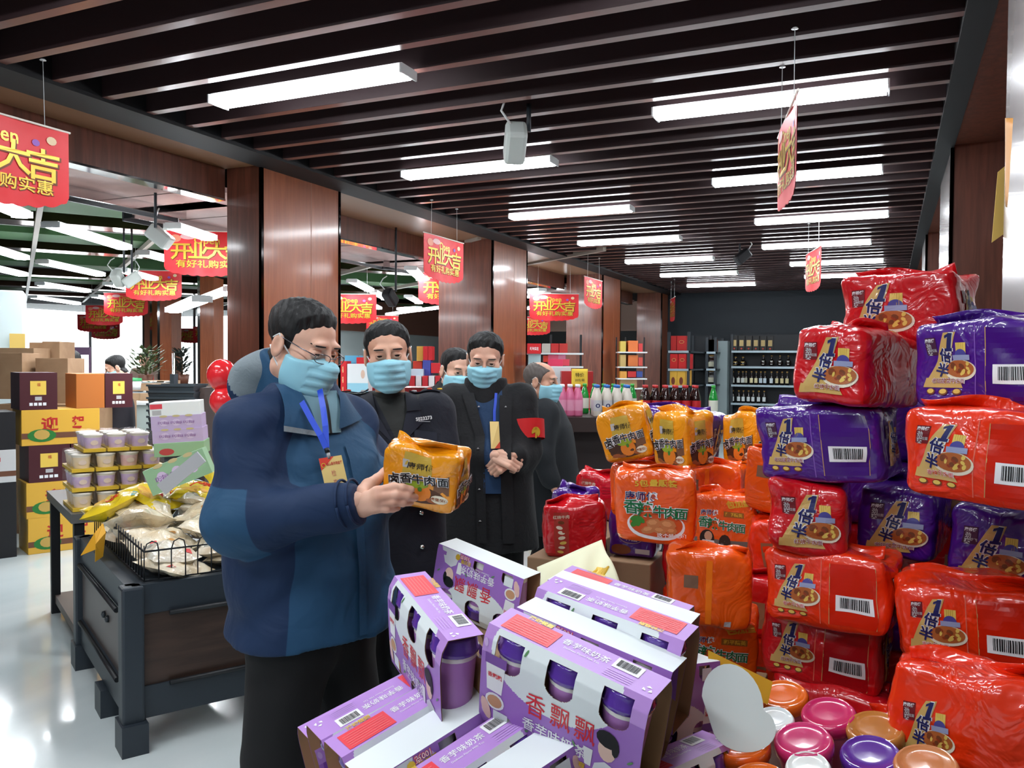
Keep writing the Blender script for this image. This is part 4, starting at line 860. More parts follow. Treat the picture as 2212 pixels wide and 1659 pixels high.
# white cabinet at the far left
cbm = mat('cabinet_white', (206, 222, 224), .4); p = PD(52, 700, 9.3); r_ = empty('cooler_cabinet', (p[0], p[1], 0), (0, 0, math.radians(52))); tag(r_, 'tall white cooler cabinet with lattice window at the left edge', 'cabinet')
b = MB(); b.span((-1.05, 0, 0), (0, .6, 2.34), cbm); b.build('body', r_, bevel=.02)
b = MB(); b.span((-1.05, -.006, .9), (-.24, -.001, 1.8), mat('cooler_glass', (176, 200, 216), .15)); b.build('glass', r_)
b = MB(); b.span((-1.05, -.006, 1.8), (-.24, -.001, 2.16), M((110, 44, 40)))
for q in range(8):
    for s in (-1, 1): b.tube([(-.95+q*.08, -.01, 1.8), (-.95+q*.08+s*.16, -.01, 2.16)], .008, white, 5)
b.build('lattice', r_)
simple_box('paper_notice', (38, 795), .15, .003, .38, mat('paper_ochre', (214, 182, 96), .6), 9.22, 52, 'ochre paper notice stuck on the white cooler', 'paper sign')
# balloons
bal = mat('balloon_red', (232, 44, 52), .2, coat=.6)
for px, py, s, lb in ((480, 812, .062, 'red balloon, upper one behind the blue jacket'), (484, 868, .058, 'red balloon, lower one behind the blue jacket')):
    b = MB(); t = np.linspace(0, np.pi, 15); b.lathe([(s*math.sin(a)*(1 if a < 1.5 else 1-.12*(a-1.5)), s*1.12*math.cos(a)) for a in t], bal, n=22); b.cyl((0, 0, -s*1.12), (0, 0, -s*1.22), .004, bal, r1=.008, n=8); b.tube([(0, 0, -s*1.2), (.004, 0, -s*4), (-.004, 0, -.62)], .001, white, 4)
    tag(b.build('balloon', None, PD(px, py, 3.4), (.25, .2, 0)), lb, 'balloon', 'red balloons')
# shopping baskets, counter, plants
p = PD(384, 890, 8.4); bk = mat('basket_dark', (38, 48, 54), .5)
for i in range(19):
    b = MB(); z0 = .01+i*.062
    b.add([(x*w, y*w2, z) for z, w, w2 in ((z0, .19, .14), (z0+.2, .23, .17)) for x, y in ((-1, -1), (1, -1), (1, 1), (-1, 1))], [(0, 1, 5, 4), (1, 2, 6, 5), (2, 3, 7, 6), (3, 0, 4, 7), (0, 3, 2, 1)], bk); b.span((-.24, -.18, z0+.19), (.24, -.165, z0+.21), bk); b.span((-.24, .165, z0+.19), (.24, .18, z0+.21), bk)
    b.span((-.26, -.02, z0+.19), (-.2, .02, z0+.205), white)
    tag(b.build('shopping_basket', None, (p[0], p[1], 0), (0, 0, math.radians(24))), 'dark shopping basket in the stack before the pale counter, %s from the floor' % ORD[i].replace('nearest', 'first'), 'basket', 'stacked shopping baskets')
p = PD(330, 862, 9.9); b = MB(); b.span((-.85, -.3, 0), (.75, .5, 1.06), mat('counter_pale', (176, 190, 186), .5)); b.span((-.88, -.33, 1.06), (.78, .53, 1.09), cardw); tag(b.build('checkout_counter', None, (p[0], p[1], 0), (0, 0, math.radians(24))), 'pale checkout counter beyond the cup packs', 'counter')
p = PD(418, 890, 8.5); b = MB(); b.span((-.12, -.1, 0), (.15, .2, 1.3), M((62, 50, 46))); tag(b.build('side_cabinet', None, (p[0], p[1], 0), (0, 0, math.radians(24))), 'brown cabinet right of the stacked shopping baskets', 'cabinet')
b = MB(); b.lathe([(0, 0), (.075, 0), (.085, .1), (.085, .1)], cardw, n=18); b.lathe([(.09, .1), (.09, .13), (0, .135)], M((40, 140, 80)), n=18); tag(b.build('bucket', None, PD(288, 842, 9.3)), 'white tub with a green lid on the counter', 'tub')
def plant(px, py, d, w, h, c, label, n=260):
    p = PD(px, py, d); p[2] = zb; R_ = MB(); rr = random.Random(px); pot = MB(); pot.lathe([(0, 0), (.08, 0), (.1, .14), (.09, .14), (0, .13)], M((110, 70, 54)), n=14); rt = empty('potted_plant', p); tag(rt, label, 'plant'); pot.build('pot', rt)
    R_.cyl((0, 0, .12), (0, 0, .14+h*.7), .015, M((90, 70, 50)), n=6); R_.build('stem', rt); R_ = MB(); m = mat('leaf_%d' % px, c, .5)
    for _ in range(n):
        a, q, z = rr.uniform(0, 6.3), rr.random()**.5, rr.random(); x = np.array([math.cos(a)*q*w/2*(1-.4*abs(z-.4)), math.sin(a)*q*w/2*(1-.4*abs(z-.4)), .14+z*h]); t = np.array([math.cos(a), math.sin(a), rr.uniform(-.2, .9)])*.09; s = np.array([-math.sin(a), math.cos(a), 0])*.02
        R_.add([x, x+t*.5+s, x+t, x+t*.5-s], [(0, 1, 2, 3)], m)
    R_.build('foliage', rt)
p = PD(350, 828, 11.6); b = MB(); b.span((-1.0, -.9, 0), (.8, .5, p[2]-.012), M((120, 96, 84))); tag(b.build('plant_bench', None, (p[0], p[1], 0), (0, 0, math.radians(24))), 'low bench under the plants before the bright window', 'bench')
zb = float(p[2])-.012
plant(315, 830, 11, .46, .34, (84, 100, 66), 'bushy green plant before the bright window'); plant(393, 820, 11.5, .2, .34, (50, 60, 56), 'dark slender plant before the narrow bright window')
simple_box('traffic_cone', (321, 826), .06, .06, .14, M((226, 50, 40)), 11.0, 0, 'small red cone by the checkout rail', 'cone', z=zb)
b = MB(); p = PD(376, 860, 9.3); b.cyl((0, 0, -1.1), (0, 0, .5), .02, chrome); b.tube([(0, 0, .18), (-.55, -.1, .17)], .012, chrome); b.tube([(0, 0, .07), (-.55, -.1, .06)], .012, chrome); b.box((0, 0, .1), (.06, .06, .34), dkgrey); tag(b.build('checkout_rail', None, p), 'steel checkout rail post with two side bars before the window', 'rail')
b = MB(); p = PD(158, 760, 14); b.span((-.26, 0, -.05), (.28, .04, .08), M((110, 84, 110))); b.span((-.26, 0, -.05), (-.24, .04, -1.6), M((110, 84, 110))); b.span((.26, 0, -.05), (.28, .04, -1.6), M((110, 84, 110))); tag(b.build('door_frame', None, p, (0, 0, math.radians(24))), 'dark door frame silhouetted against the bright window', 'door frame')
# spotlights
def spot(p, rz, c, label, s=1):
    o = empty('spotlight', p, (0, 0, rz)); o.scale = (s, s, s); b = MB(); b.tube([(0, 0, 0), (0, 0, ((3.05 if p[0] > -4.2 else 3.25)-p[2])/s)], .012, dkgrey); b.build('bracket', o)
    b = MB(); b.box((0, .0, 0), (.11, .2, .12), c, rotm(-38, 0, 0)); b.build('housing', o, (-.07, 0, -.06), bevel=.02); b = MB(); b.tube([(-.1, -.06, .02), (-.15, -.08, .08), (-.13, -.05, .14), (-.1, -.02, .17)], .006, white); b.build('cable', o); tag(o, label, 'spotlight')
wsp = mat('spot_white', (200, 208, 204), .4)
spot(PD(1142, 285, 4.75), math.radians(30), wsp, 'white boxy spotlight under the slat ceiling', 1.1); spot(PD(1598, 545, 10.0), 2.2, M((20, 22, 26)), 'black spotlight under the slat ceiling, far'); spot(PD(336, 492, 6.5), -1.2, wsp, 'white boxy spotlight left of the nearest pillar'); spot(PD(268, 590, 9.5), .4, wsp, 'white spotlight by the second hall banner, left one'); spot(PD(285, 594, 9.6), 2.4, wsp, 'white spotlight by the second hall banner, right one'); spot(PD(855, 630, 9), 0, M((20, 22, 26)), 'black cylinder spotlight seen between the nearest pillars')
# yellow sheets at the upper right
def sheetp(px, d, label, m):
    b = MB(); P = [PD(x, y, d+dd) for x, y, dd in px]; b.add(P, [tuple(range(len(P)))], m); o = b.build('paper_sign', origin=P[0]); o.modifiers.new('t', 'SOLIDIFY').thickness = .0015; return tag(o, label, 'paper sign')
sheetp([(2155, 372, 0), (2172, 358, 0), (2176, 500, 0), (2142, 524, 0)], 2.95, 'pale yellow paper sheet high on the right, rear one', mat('paper_pale', (236, 204, 110), .6))
def curl(u, v): return np.stack([PD(2170+36*np.sin(a*1.6)+a*4, 256+200*q, 1.5-.02*a)for a, q in zip(u, v)])
b = MB(); P = [[PD(2188-16*math.cos(a*3.0)+20*a, 255+190*q+22*a*q, 2.86-.5*a+.04*math.sin(a*3)) for q in np.linspace(0, 1, 9)] for a in np.linspace(0, 1, 13)]
b.add(np.array(P).reshape(-1, 3), [(i*9+j, i*9+9+j, i*9+10+j, i*9+j+1) for i in range(12) for j in range(8)], mat('paper_orange', (210, 140, 30), .6), True); o = b.build('paper_sign', origin=P[0][0]); o.modifiers.new('t', 'SOLIDIFY').thickness = .0015; tag(o, 'curled orange paper sheet high on the right picture edge', 'paper sign')
# ================================================================== people
def nets(fn, lo, hi, h):
    lo = np.array(lo, float); hi = np.array(hi, float); n = np.ceil((hi-lo)/h).astype(int)+1
    ax = [lo[i]+h*np.arange(n[i]) for i in range(3)]
    F = np.empty(n, np.float32)
    Y, Z_ = np.meshgrid(ax[1], ax[2], indexing='ij'); Y, Z_ = Y.ravel(), Z_.ravel()
    st_ = max(1, int(160000/len(Y)))
    for i in range(0, n[0], st_):
        xs = ax[0][i:i+st_]; P = np.stack([np.repeat(xs, len(Y)), np.tile(Y, len(xs)), np.tile(Z_, len(xs))], 1)
        F[i:i+st_] = fn(P).reshape(len(xs), n[1], n[2])
    s = F < 0; c = np.zeros(n-1, np.int8)
    for d in np.ndindex(2, 2, 2): c += s[d[0]:n[0]-1+d[0], d[1]:n[1]-1+d[1], d[2]:n[2]-1+d[2]]
    I = np.argwhere((c > 0) & (c < 8)); idx = -np.ones(n-1, np.int64); idx[tuple(I.T)] = np.arange(len(I))
    acc = np.zeros((len(I), 3)); cnt = np.zeros(len(I))
    for a in range(3):
        for d in np.ndindex(2, 2):
            o = np.zeros(3, int); o[(a+1) % 3], o[(a+2) % 3] = d; e = np.zeros(3, int); e[a] = 1
            A = F[tuple((I+o).T)]; B = F[tuple((I+o+e).T)]; m = (A < 0) != (B < 0); t = A[m]/(A[m]-B[m])
            acc[m] += o+e*t[:, None]; cnt[m] += 1
    V = lo+h*(I+acc/cnt[:, None]); Q = []
    for a in range(3):
        b_, c_ = (a+1) % 3, (a+2) % 3; sl0 = [slice(None)]*3; sl1 = [slice(None)]*3; sl0[a] = slice(0, n[a]-1); sl1[a] = slice(1, n[a])
        A, B = s[tuple(sl0)], s[tuple(sl1)]; E = np.argwhere(A != B); E = E[(E[:, b_] > 0) & (E[:, c_] > 0) & (E[:, b_] < n[b_]-1) & (E[:, c_] < n[c_]-1)]
        def g(db, dc): q = E.copy(); q[:, b_] += db; q[:, c_] += dc; return idx[tuple(q.T)]
        q = np.stack([g(-1, -1), g(0, -1), g(0, 0), g(-1, 0)], 1); fl = ~A[tuple(E.T)]; q[fl] = q[fl][:, ::-1]; Q.append(q)
    return V, np.concatenate(Q)
def cone(P, a, b, ra, rb):
    a = np.asarray(a, float); d = np.asarray(b, float)-a; t = np.clip(((P-a)@d)/(d@d+1e-12), 0, 1)
    return np.linalg.norm(P-a-t[:, None]*d, axis=1)-(ra+(rb-ra)*t)
def ell(P, c, r):
    q = P-np.asarray(c, float); r = np.asarray(r, float); k = np.linalg.norm(q/r, axis=1); m = np.linalg.norm(q/r**2, axis=1)+1e-9
    return k*(k-1)/m
def smin(a, b, k): h = np.clip(.5+.5*(b-a)/k, 0, 1); return b*(1-h)+a*h-k*h*(1-h)
def smax(a, b, k): return -smin(-a, -b, k)
def chain(P, pts, rs, k=.02):
    d = None
    for i in range(len(pts)-1):
        e = cone(P, pts[i], pts[i+1], rs[i], rs[i+1]); d = e if d is None else smin(d, e, k)
    return d
def folds(P, seed, amp, f=22):
    r = np.random.RandomState(seed); s = 0
    for i in range(4):
        v = r.normal(size=3)*np.array([1, 1, .8]); v /= np.linalg.norm(v); w = r.normal(size=3)*6
        s = s+np.sin(P@v*f*(1+.35*i)+2.2*np.sin(P@w+i))/(1+.4*i)
    return amp*s/2
def head0(p, neck=True):
    q = p.copy(); q[:, 0] = np.abs(q[:, 0])
    d = ell(q, (0, -.012, .038), (.077, .096, .076)); d = smin(d, ell(q, (0, .022, -.045), (.062, .066, .072)), .03)
    d = smin(d, cone(q, (.05, -.005, -.062), (.012, .06, -.1), .02, .018), .03); d = smin(d, ell(q, (0, .064, -.102), (.022, .018, .017)), .02)
    d = smin(d, ell(q, (.043, .05, -.022), (.024, .022, .022)), .025); d = smin(d, ell(q, (.022, .08, .03), (.032, .013, .011)), .014)
    d = smin(d, cone(q, (0, .09, .018), (0, .112, -.028), .007, .0115), .012); d = smin(d, ell(q, (.013, .097, -.032), (.008, .01, .008)), .008)
    if neck: d = smin(d, cone(q, (0, -.022, -.07), (0, -.03, -.15), .056, .054), .03)
    return d
def head1(p):
    q = p.copy(); q[:, 0] = np.abs(q[:, 0]); d = head0(p)
    d = smax(d, -ell(q, (.032, .1, .007), (.021, .015, .012)), .01)
    d = smin(d, ell(q, (.031, .077, .006), (.0165, .0135, .0125)), .005); d = smax(d, -ell(q, (.031, .094, .005), (.0155, .014, .0025)), .003)
    d = smin(d, ell(q, (0, .092, -.066), (.023, .008, .0055)), .004); d = smin(d, ell(q, (0, .09, -.076), (.019, .008, .006)), .004)
    e = ell(q, (.081, -.01, -.006), (.0085, .02, .033)); e = smax(e, -ell(q, (.09, -.006, -.004), (.006, .011, .02)), .005)
    return smin(d, e, .006)
def hairline(q):
    ys = [-.12, -.05, -.03, -.018, .0, .006, .018, .03, .05, .07, .1]; zs = [-.085, -.078, -.05, -.004, .0, -.014, -.006, .035, .06, .076, .084]
    return np.interp(q[:, 1], ys, zs)
def hair_sdf(p, kind):
    q = p.copy(); q[:, 0] = np.abs(q[:, 0]); d = head0(p, False); z = q[:, 2]; zl = hairline(q)
    side = np.clip((z-.02)/.07, 0, 1)
    if kind == 'thin': t = .004+.0*side; top = ell(q, (0, .05, .11), (.055, .1, .05)); g = np.maximum(zl-z, -top)
    else: t = (.003+.012*side)*np.clip((z-zl)/.045, .15, 1); g = zl-z
    d = smin(d, cone(q, (0, -.03, -.06), (0, -.04, -.09), .057, .058), .02)
    n = .0022*np.sin(p[:, 0]*190+3*np.sin(p[:, 1]*60))*np.sin(p[:, 1]*150+p[:, 2]*90)
    return smax(d-t-n, g*.75, .006)
def mask_sdf(p):
    q = p.copy(); q[:, 0] = np.abs(q[:, 0]); d = smin(head0(p, False), smin(cone(q, (0, .106, -.034), (0, .092, -.1), .016, .012), ell(q, (0, .046, -.064), (.064, .064, .074)), .03), .03)
    z, x, y = q[:, 2], q[:, 0], q[:, 1]
    g = np.maximum(z-(-.004-.22*x), -(z+.13-.5*np.maximum(0, x-.02))); g = np.maximum(g, .018-y)
    pl = .0012*np.sign(np.sin(z*250+x*12))*np.abs(np.sin(z*250+x*12))**.4*np.clip((x < .055)*1., 0, 1)
    return smax(d-.0075-pl, g*.8, .004)
skin_m = mat('skin', (232, 186, 162), .5, sss=.12, vary=((218, 166, 142), 14, 3, None)); skin2 = mat('skin_tanned', (222, 172, 146), .5, sss=.12, vary=((206, 150, 124), 14, 3, None))
hair_m = mat('hair_black', (13, 13, 14), .6, bump=(90, .8, .004), stretch=(1, 1, .25)); hair_g = mat('hair_grey', (96, 88, 84), .6, bump=(120, .6, .003)); mask_m = mat('mask_blue', (156, 216, 234), .7, bump=(260, .1, .001)); loop_m = M((236, 240, 242), .6)
eye_w = M((222, 218, 214), .2); iris = M((28, 18, 14), .15)
def frame(al, pitch=0, roll=0):                                # al: facing angle from the camera towards picture right
    fh = np.array([FW[0], FW[1], 0]); fh /= np.linalg.norm(fh); rh = np.array([fh[1], -fh[0], 0]); a = math.radians(al)
    y = -fh*math.cos(a)+rh*math.sin(a); z = np.array([0, 0, 1.0]); p = math.radians(pitch)
    y2 = y*math.cos(p)-z*math.sin(p); z2 = z*math.cos(p)+y*math.sin(p); x = np.cross(y2, z2); r = math.radians(roll)
    return np.stack([x*math.cos(r)+z2*math.sin(r), y2, z2*math.cos(r)-x*math.sin(r)], 1)
def hand_fn(w, d, nrm, side, curl, spread=.0, s=1.0):
    d = np.array(d, float); d /= np.linalg.norm(d); nrm = np.array(nrm, float); nrm -= d*(nrm@d); nrm /= np.linalg.norm(nrm); lat = np.cross(d, nrm)*side
    w = np.array(w, float); ch = []
    for i, (o, L, r) in enumerate(((-.03, .092, .0092), (-.010, .102, .0096), (.011, .095, .0092), (.03, .076, .0082))):
        m = w+d*.088*s+lat*o*s-nrm*(.004 if i in (0, 3) else 0); pts = [w+lat*o*.5*s+d*.01, m]; rs = [.017*s, .0125*s]; a = 0; p = m
        for k, (fr, c) in enumerate(((.46, curl[0]), (.3, curl[1]), (.24, curl[2]))):
            a += math.radians(c)*(1+.06*i); dd = d*math.cos(a)+nrm*math.sin(a)+lat*spread*(i-1.5); p = p+dd*L*fr*s; pts.append(p); rs.append(r*s*(1-.06*k))
        ch.append((pts, rs))
    t0 = w+d*.02*s-lat*.022*s; t1 = w+d*.05*s-lat*.044*s+nrm*.016*s; t2 = t1+(d*.8-lat*.15+nrm*.5)*.034*s; t3 = t2+(d*.8+lat*.35+nrm*.4)*.028*s
    ch.append(([t0, t1, t2, t3], [.018*s, .0135*s, .0105*s, .009*s]))
    return ch
def hand_sdf(ch, k=.004):
    def fn(P):
        D = None
        for pts, rs in ch:
            d = chain(P, pts, rs, .006)
            D = d if D is None else smin(D, d, k)
        return D
    allp = np.concatenate([np.array(p) for p, _ in ch]); return fn, allp.min(0)-.03, allp.max(0)+.03
def person(name_label, hc, hfr, J, torso_fr, hands, skin, group=None, res=.003, hair='full', glasses=False, mask=True, foot=None):
    R = hfr; hc = np.array(hc, float); b = MB()
    V, Q = nets(head1, (-.1, -.125, -.21), (.1, .13, .125), res); b.add(V@R.T+hc, Q.tolist(), skin, True)
    for ch in hands:
        fn, lo, hi = hand_sdf(ch); V, Q = nets(fn, lo, hi, min(res, .0028)); b.add(V, Q.tolist(), skin, True)
    def body(P):
        d = chain(P, [J['pelvis'], J['chest'], J['neck']-np.array([0, 0, .03])], [.1, .09, .05], .05); d = smin(d, cone(P, J['neck']-np.array([0, 0, .03]), hc+R@np.array([0, -.04, -.12]), .05, .05), .03)
        for s in 'RL':
            d = smin(d, chain(P, [J['sh'+s], J['el'+s], J['wr'+s]], [.042, .036, .027]), .03)
            d = smin(d, chain(P, [J['hip'+s], J['kn'+s], J['an'+s]], [.075, .05, .038]), .03)
        return d
    A = np.array([J[k] for k in J]); V, Q = nets(body, A.min(0)-.13, A.max(0)+.13, .014); b.add(V, Q.tolist(), skin, True)
    o = b.build('person', origin=foot); tag(o, name_label, 'person', group); no = tuple(-np.array(foot))
    hm = hair_g if hair == 'thin' else hair_m
    V, Q = nets(lambda p: hair_sdf(p, hair), (-.11, -.14, -.11), (.11, .12, .15), res); b = MB(); b.add(V@R.T+hc, Q.tolist(), hm, True); b.build('hair', o, no)
    for s in (-1, 1):
        V, Q = nets(lambda p: smax(head0(p, False)-.0016, ell(p, (s*.033, .085, .0285), (.02, .04, .003)), .002), (s*.033-.026, .04, .015), (s*.033+.026, .11, .045), .0025); b = MB(); b.add(V@R.T+hc, Q.tolist(), hm, True); b.build('eyebrow', o, no)
        b = MB(); t = np.linspace(0, np.pi, 11); pr = [(.0118*math.sin(a), -.0118*math.cos(a)) for a in t]
        b.lathe(pr, eye_w, n=14, xf=lambda v: (np.stack([v[:, 0]+s*.031, v[:, 2]+.0772, v[:, 1]+.005], 1))@R.T+hc, ms=[eye_w]*7+[iris]*3); b.build('eye', o, no)
    if mask:
        V, Q = nets(mask_sdf, (-.09, 0, -.15), (.09, .15, .03), res); b = MB(); b.add(V@R.T+hc, Q.tolist(), mask_m, True)
        mo = b.build('face_mask', o, no)
        b = MB()
        for s in (-1, 1):
            for pts in ([(.062, .028, -.022), (.079, .0, .006), (.087, -.01, .026), (.083, -.03, .01)], [(.056, .028, -.094), (.07, .004, -.06), (.08, -.018, -.034), (.083, -.032, -.012)]): b.tube(np.array([(s*x, y, z) for x, y, z in pts])@R.T+hc, .0022, loop_m, 5)
        b.build('ear_loop', mo)
    if glasses:
        b = MB(); gm_ = mat('spectacle_metal', (120, 120, 126), .2, metal=1); Xf = lambda a: np.array(a)@R.T+hc
        for s in (-1, 1):
            an = np.linspace(0, 2*np.pi, 21); b.tube(Xf([(s*.034+.025*np.cos(a), .113-.75*abs(s*.034+.025*np.cos(a))**1.5, .0+.0125*np.sign(np.sin(a))*abs(np.sin(a))**.7) for a in an]), .0012, gm_, 5); b.tube(Xf([(s*.058, .1, .006), (s*.075, .06, .012), (s*.084, -.004, .02), (s*.084, -.03, .004)]), .0016, gm_, 5)
        b.tube(Xf([(-.011, .115, .004), (0, .119, .007), (.011, .115, .004)]), .0013, gm_, 5); g = b.build('glasses', o, no)
        for s in (-1, 1): b = MB(); b.add(Xf([(s*.034+.022*np.cos(a), .1125-.75*abs(s*.034+.022*np.cos(a))**1.5, .014*np.sign(np.sin(a))*abs(np.sin(a))**.7) for a in np.linspace(0, 2*np.pi, 21)[:-1]]), [tuple(range(20))], mat('lens', (250, 255, 255), .02, alpha=.12, coat=1)); b.build('lens', g)
    return o, no
def torso_fn(J, TF, prof, k=4):
    # prof: list of (z, half width, half depth, forward shift); TF torso frame; the axis follows pelvis-neck
    zs = np.array([q[0] for q in prof]); a = np.array([q[1] for q in prof]); bq = np.array([q[2] for q in prof]); sh = np.array([q[3] for q in prof])
    p0, p1 = np.array(J['pelvis']), np.array(J['neck'])
    def axis(z): t = (z-p0[2])/(p1[2]-p0[2]); return p0[None, :]+t[:, None]*(p1-p0)[None, :]
    def loc(P): ax = axis(P[:, 2]); d = P-ax; return np.stack([d@TF[:, 0], d@TF[:, 1]-np.interp(P[:, 2], zs, sh)], 1)
    def fn(P):
        l = loc(P); z = P[:, 2]; A, B = np.interp(z, zs, a), np.interp(z, zs, bq); e = 2.5
        r = (np.abs(l[:, 0]/A)**e+np.abs(l[:, 1]/B)**e)**(1/e); d = (r-1)*np.minimum(A, B)*.9
        return np.maximum(d, np.maximum(zs[0]-z, z-zs[-1]))
    return fn, loc, axis
def cloth(name, parent, no, fn, lo, hi, h, mats, label=None):
    V, Q = nets(fn, lo, hi, h); b = MB()
    if label is None: b.add(V, Q.tolist(), mats, True)
    elif isinstance(mats, bpy.types.Material):                   # two cloths meeting at a sewn seam: signed field on the vertices
        b.add(V, Q.tolist(), mats, True); o = b.build(name, parent, no); at = o.data.attributes.new('panel', 'FLOAT', 'POINT'); at.data.foreach_set('value', label(V).astype(np.float32)); return o
    else:
        c = V[Q].mean(1); l = label(c)
        for m in mats: b.add(V[:1]*0, [], m)
        b = MB(); b.v = [V]; b.n = len(V); b.f = [tuple(q) for q in Q.tolist()]; b.mats = list(mats); b.mi = [int(v) for v in l]; b.sm = [True]*len(Q)
    return b.build(name, parent, no)
def two_cloths(name, c0, c1, rough=.8, bump=None):
    m = mat(name, c0, rough, bump=bump); N, L = m.node_tree.nodes, m.node_tree.links; a = N.new('ShaderNodeAttribute'); a.attribute_name = 'panel'
    r = N.new('ShaderNodeMapRange'); r.inputs['From Min'].default_value = -.0012; r.inputs['From Max'].default_value = .0012; L.new(a.outputs['Fac'], r.inputs['Value'])
    x = N.new('ShaderNodeMix'); x.data_type = 'RGBA'; x.inputs[6].default_value = lin(c0)+(1,); x.inputs[7].default_value = lin(c1)+(1,); L.new(r.outputs[0], x.inputs[0]); L.new(x.outputs[2], N['Principled BSDF'].inputs['Base Color']); return m
def surf_map(fn, axis, TF, lift=.0):                            # sheet (x across the chest, z height) laid onto the front of a garment
    def pm(p, l=0.0):
        x, z = p[:, 0], p[:, 1]; ax = axis(z); lo = np.full(len(x), .5); base = ax+x[:, None]*TF[:, 0]
        t = np.full(len(x), .45)
        for _ in range(60):
            d = fn(base+t[:, None]*TF[:, 1]); t = t-np.clip(d, -.01, .02)*.7
        return base+(t+l+lift)[:, None]*TF[:, 1]
    return pm
def patch(b, quad, m, pm, lift, n=8, k=8, th=0):
    q = np.array(quad, float); U, V = np.meshgrid(np.linspace(0, 1, n+1), np.linspace(0, 1, k+1), indexing='ij'); U, V = U.ravel()[:, None], V.ravel()[:, None]
    p = (q[0]*(1-U)+q[1]*U)*(1-V)+(q[3]*(1-U)+q[2]*U)*V
    f = [(i*(k+1)+j, (i+1)*(k+1)+j, (i+1)*(k+1)+j+1, i*(k+1)+j+1) for i in range(n) for j in range(k)]
    return b.add(pm(p, lift), f, m, True)
def legs(o, no, J, m, top=.1, kr=.075, ar=.07, bottom=.09, shoe=True):
    def fn(P):
        d = None
        for s in 'RL':
            e = chain(P, [J['hip'+s], J['kn'+s], J['an'+s]], [top, kr, ar], .02); d = e if d is None else smin(d, e, .03)
        d = smin(d, cone(P, J['hipR'], J['hipL'], top, top), .05)
        return smax(d+folds(P, 3, .004, 30), bottom-P[:, 2], .01)
    A = np.array([J[k+s] for k in ('hip', 'kn', 'an') for s in 'RL']); lo, hi = A.min(0)-.13, A.max(0)+.13
    cloth('trousers', o, no, fn, lo, hi, .011, m)
def shoes(o, no, J, fr):
    for s in 'RL':
        a = np.array(J['an'+s]); g = np.array([a[0], a[1], 0])
        fn = lambda P: np.maximum(smin(smin(ell(P, g+fr[:, 1]*.07+[0, 0, .03], (.075, .075, .045)), ell(P, g+fr[:, 1]*.13+[0, 0, .025], (.05, .05, .035)), .03), cone(P, g+[0, 0, .04], g+[0, 0, .1], .045, .042), .03), -P[:, 2])
        cloth('shoe', o, no, fn, g-.16, g+np.array([.22, .22, .14]), .009, M((20, 20, 22), .35))
def mk(J): return {k: PD(*v) if len(v) == 3 else np.array(v[:3]) for k, v in J.items()}
black_cl = mat('cloth_black', (17, 17, 19), .85, bump=(120, .15, .002))
# ---------------------------------------------------------------- the man in the blue jacket
J1 = mk(dict(pelvis=(672, 1320, 2.27), chest=(655, 1040, 2.27), neck=(650, 868, 2.29), shR=(540, 930, 2.13), shL=(752, 918, 2.43), elR=(520, 1128, 2.05), wrR=(770, 1083, 2.0), elL=(812, 1045, 2.50), wrL=(900, 1050, 2.24),
             hipR=(632, 1350, 2.2), hipL=(716, 1350, 2.36), knR=(596, 1640, 2.18), anR=(592, 1960, 2.25), knL=(768, 1600, 2.42), anL=(775, 1890, 2.46)))
J1['anR'][2] = J1['anL'][2] = .09
f1 = np.array([(J1['anR'][0]+J1['anL'][0])/2, (J1['anR'][1]+J1['anL'][1])/2, 0])
px = lambda X, Y, d: PD(640+X/5.185, 900+Y/5.185, d)
h1 = [([px(760, 960, 2.0), px(900, 850, 1.985), px(1090, 790, 1.995), px(1190, 800, 2.0), px(1285, 818, 2.01)], [.023, .0145, .0108, .0102, .0095]),
      ([px(760, 980, 2.0), px(910, 900, 1.98), px(1110, 880, 1.985), px(1230, 893, 2.0), px(1330, 905, 2.03)], [.023, .0145, .011, .0104, .0095]),
      ([px(760, 1000, 2.0), px(900, 955, 1.985), px(1080, 955, 1.985), px(1190, 962, 2.0), px(1275, 960, 2.03)], [.023, .014, .0105, .01, .0092]),
      ([px(760, 1020, 2.0), px(880, 1015, 1.99), px(1010, 1025, 1.99), px(1080, 1025, 2.0), px(1130, 1020, 2.02)], [.024, .015, .011, .0098, .0088]),
      ([px(740, 880, 2.02), px(810, 775, 2.05), px(910, 700, 2.09), px(985, 630, 2.12), px(1030, 570, 2.14)], [.024, .018, .0135, .012, .0105])]
pc = PD(921, 1025, 2.09)                                       # held pack
Rp = frame(-16, 10, 6)
hl = hand_fn(PD(868, 1066, 2.25), UP*.4+RT*.35, FW*-1, -1, (18, 25, 20), .05)
TF1 = frame(42)
man1, n1 = person('man in a blue hooded jacket and glasses reading a noodle pack', PD(652, 748, 2.25), frame(62, 20, 3), J1, TF1, [h1, hl], skin_m, res=.0025, glasses=True, foot=f1)
prof = [(.855, .225, .18, .0), (.95, .222, .178, .01), (1.08, .215, .172, .015), (1.2, .215, .168, .02), (1.32, .205, .15, .015), (1.4, .17, .12, 0), (1.47, .095, .09, -.005), (1.5, .07, .075, -.005)]
tf, tl, tax = torso_fn(J1, TF1, prof)
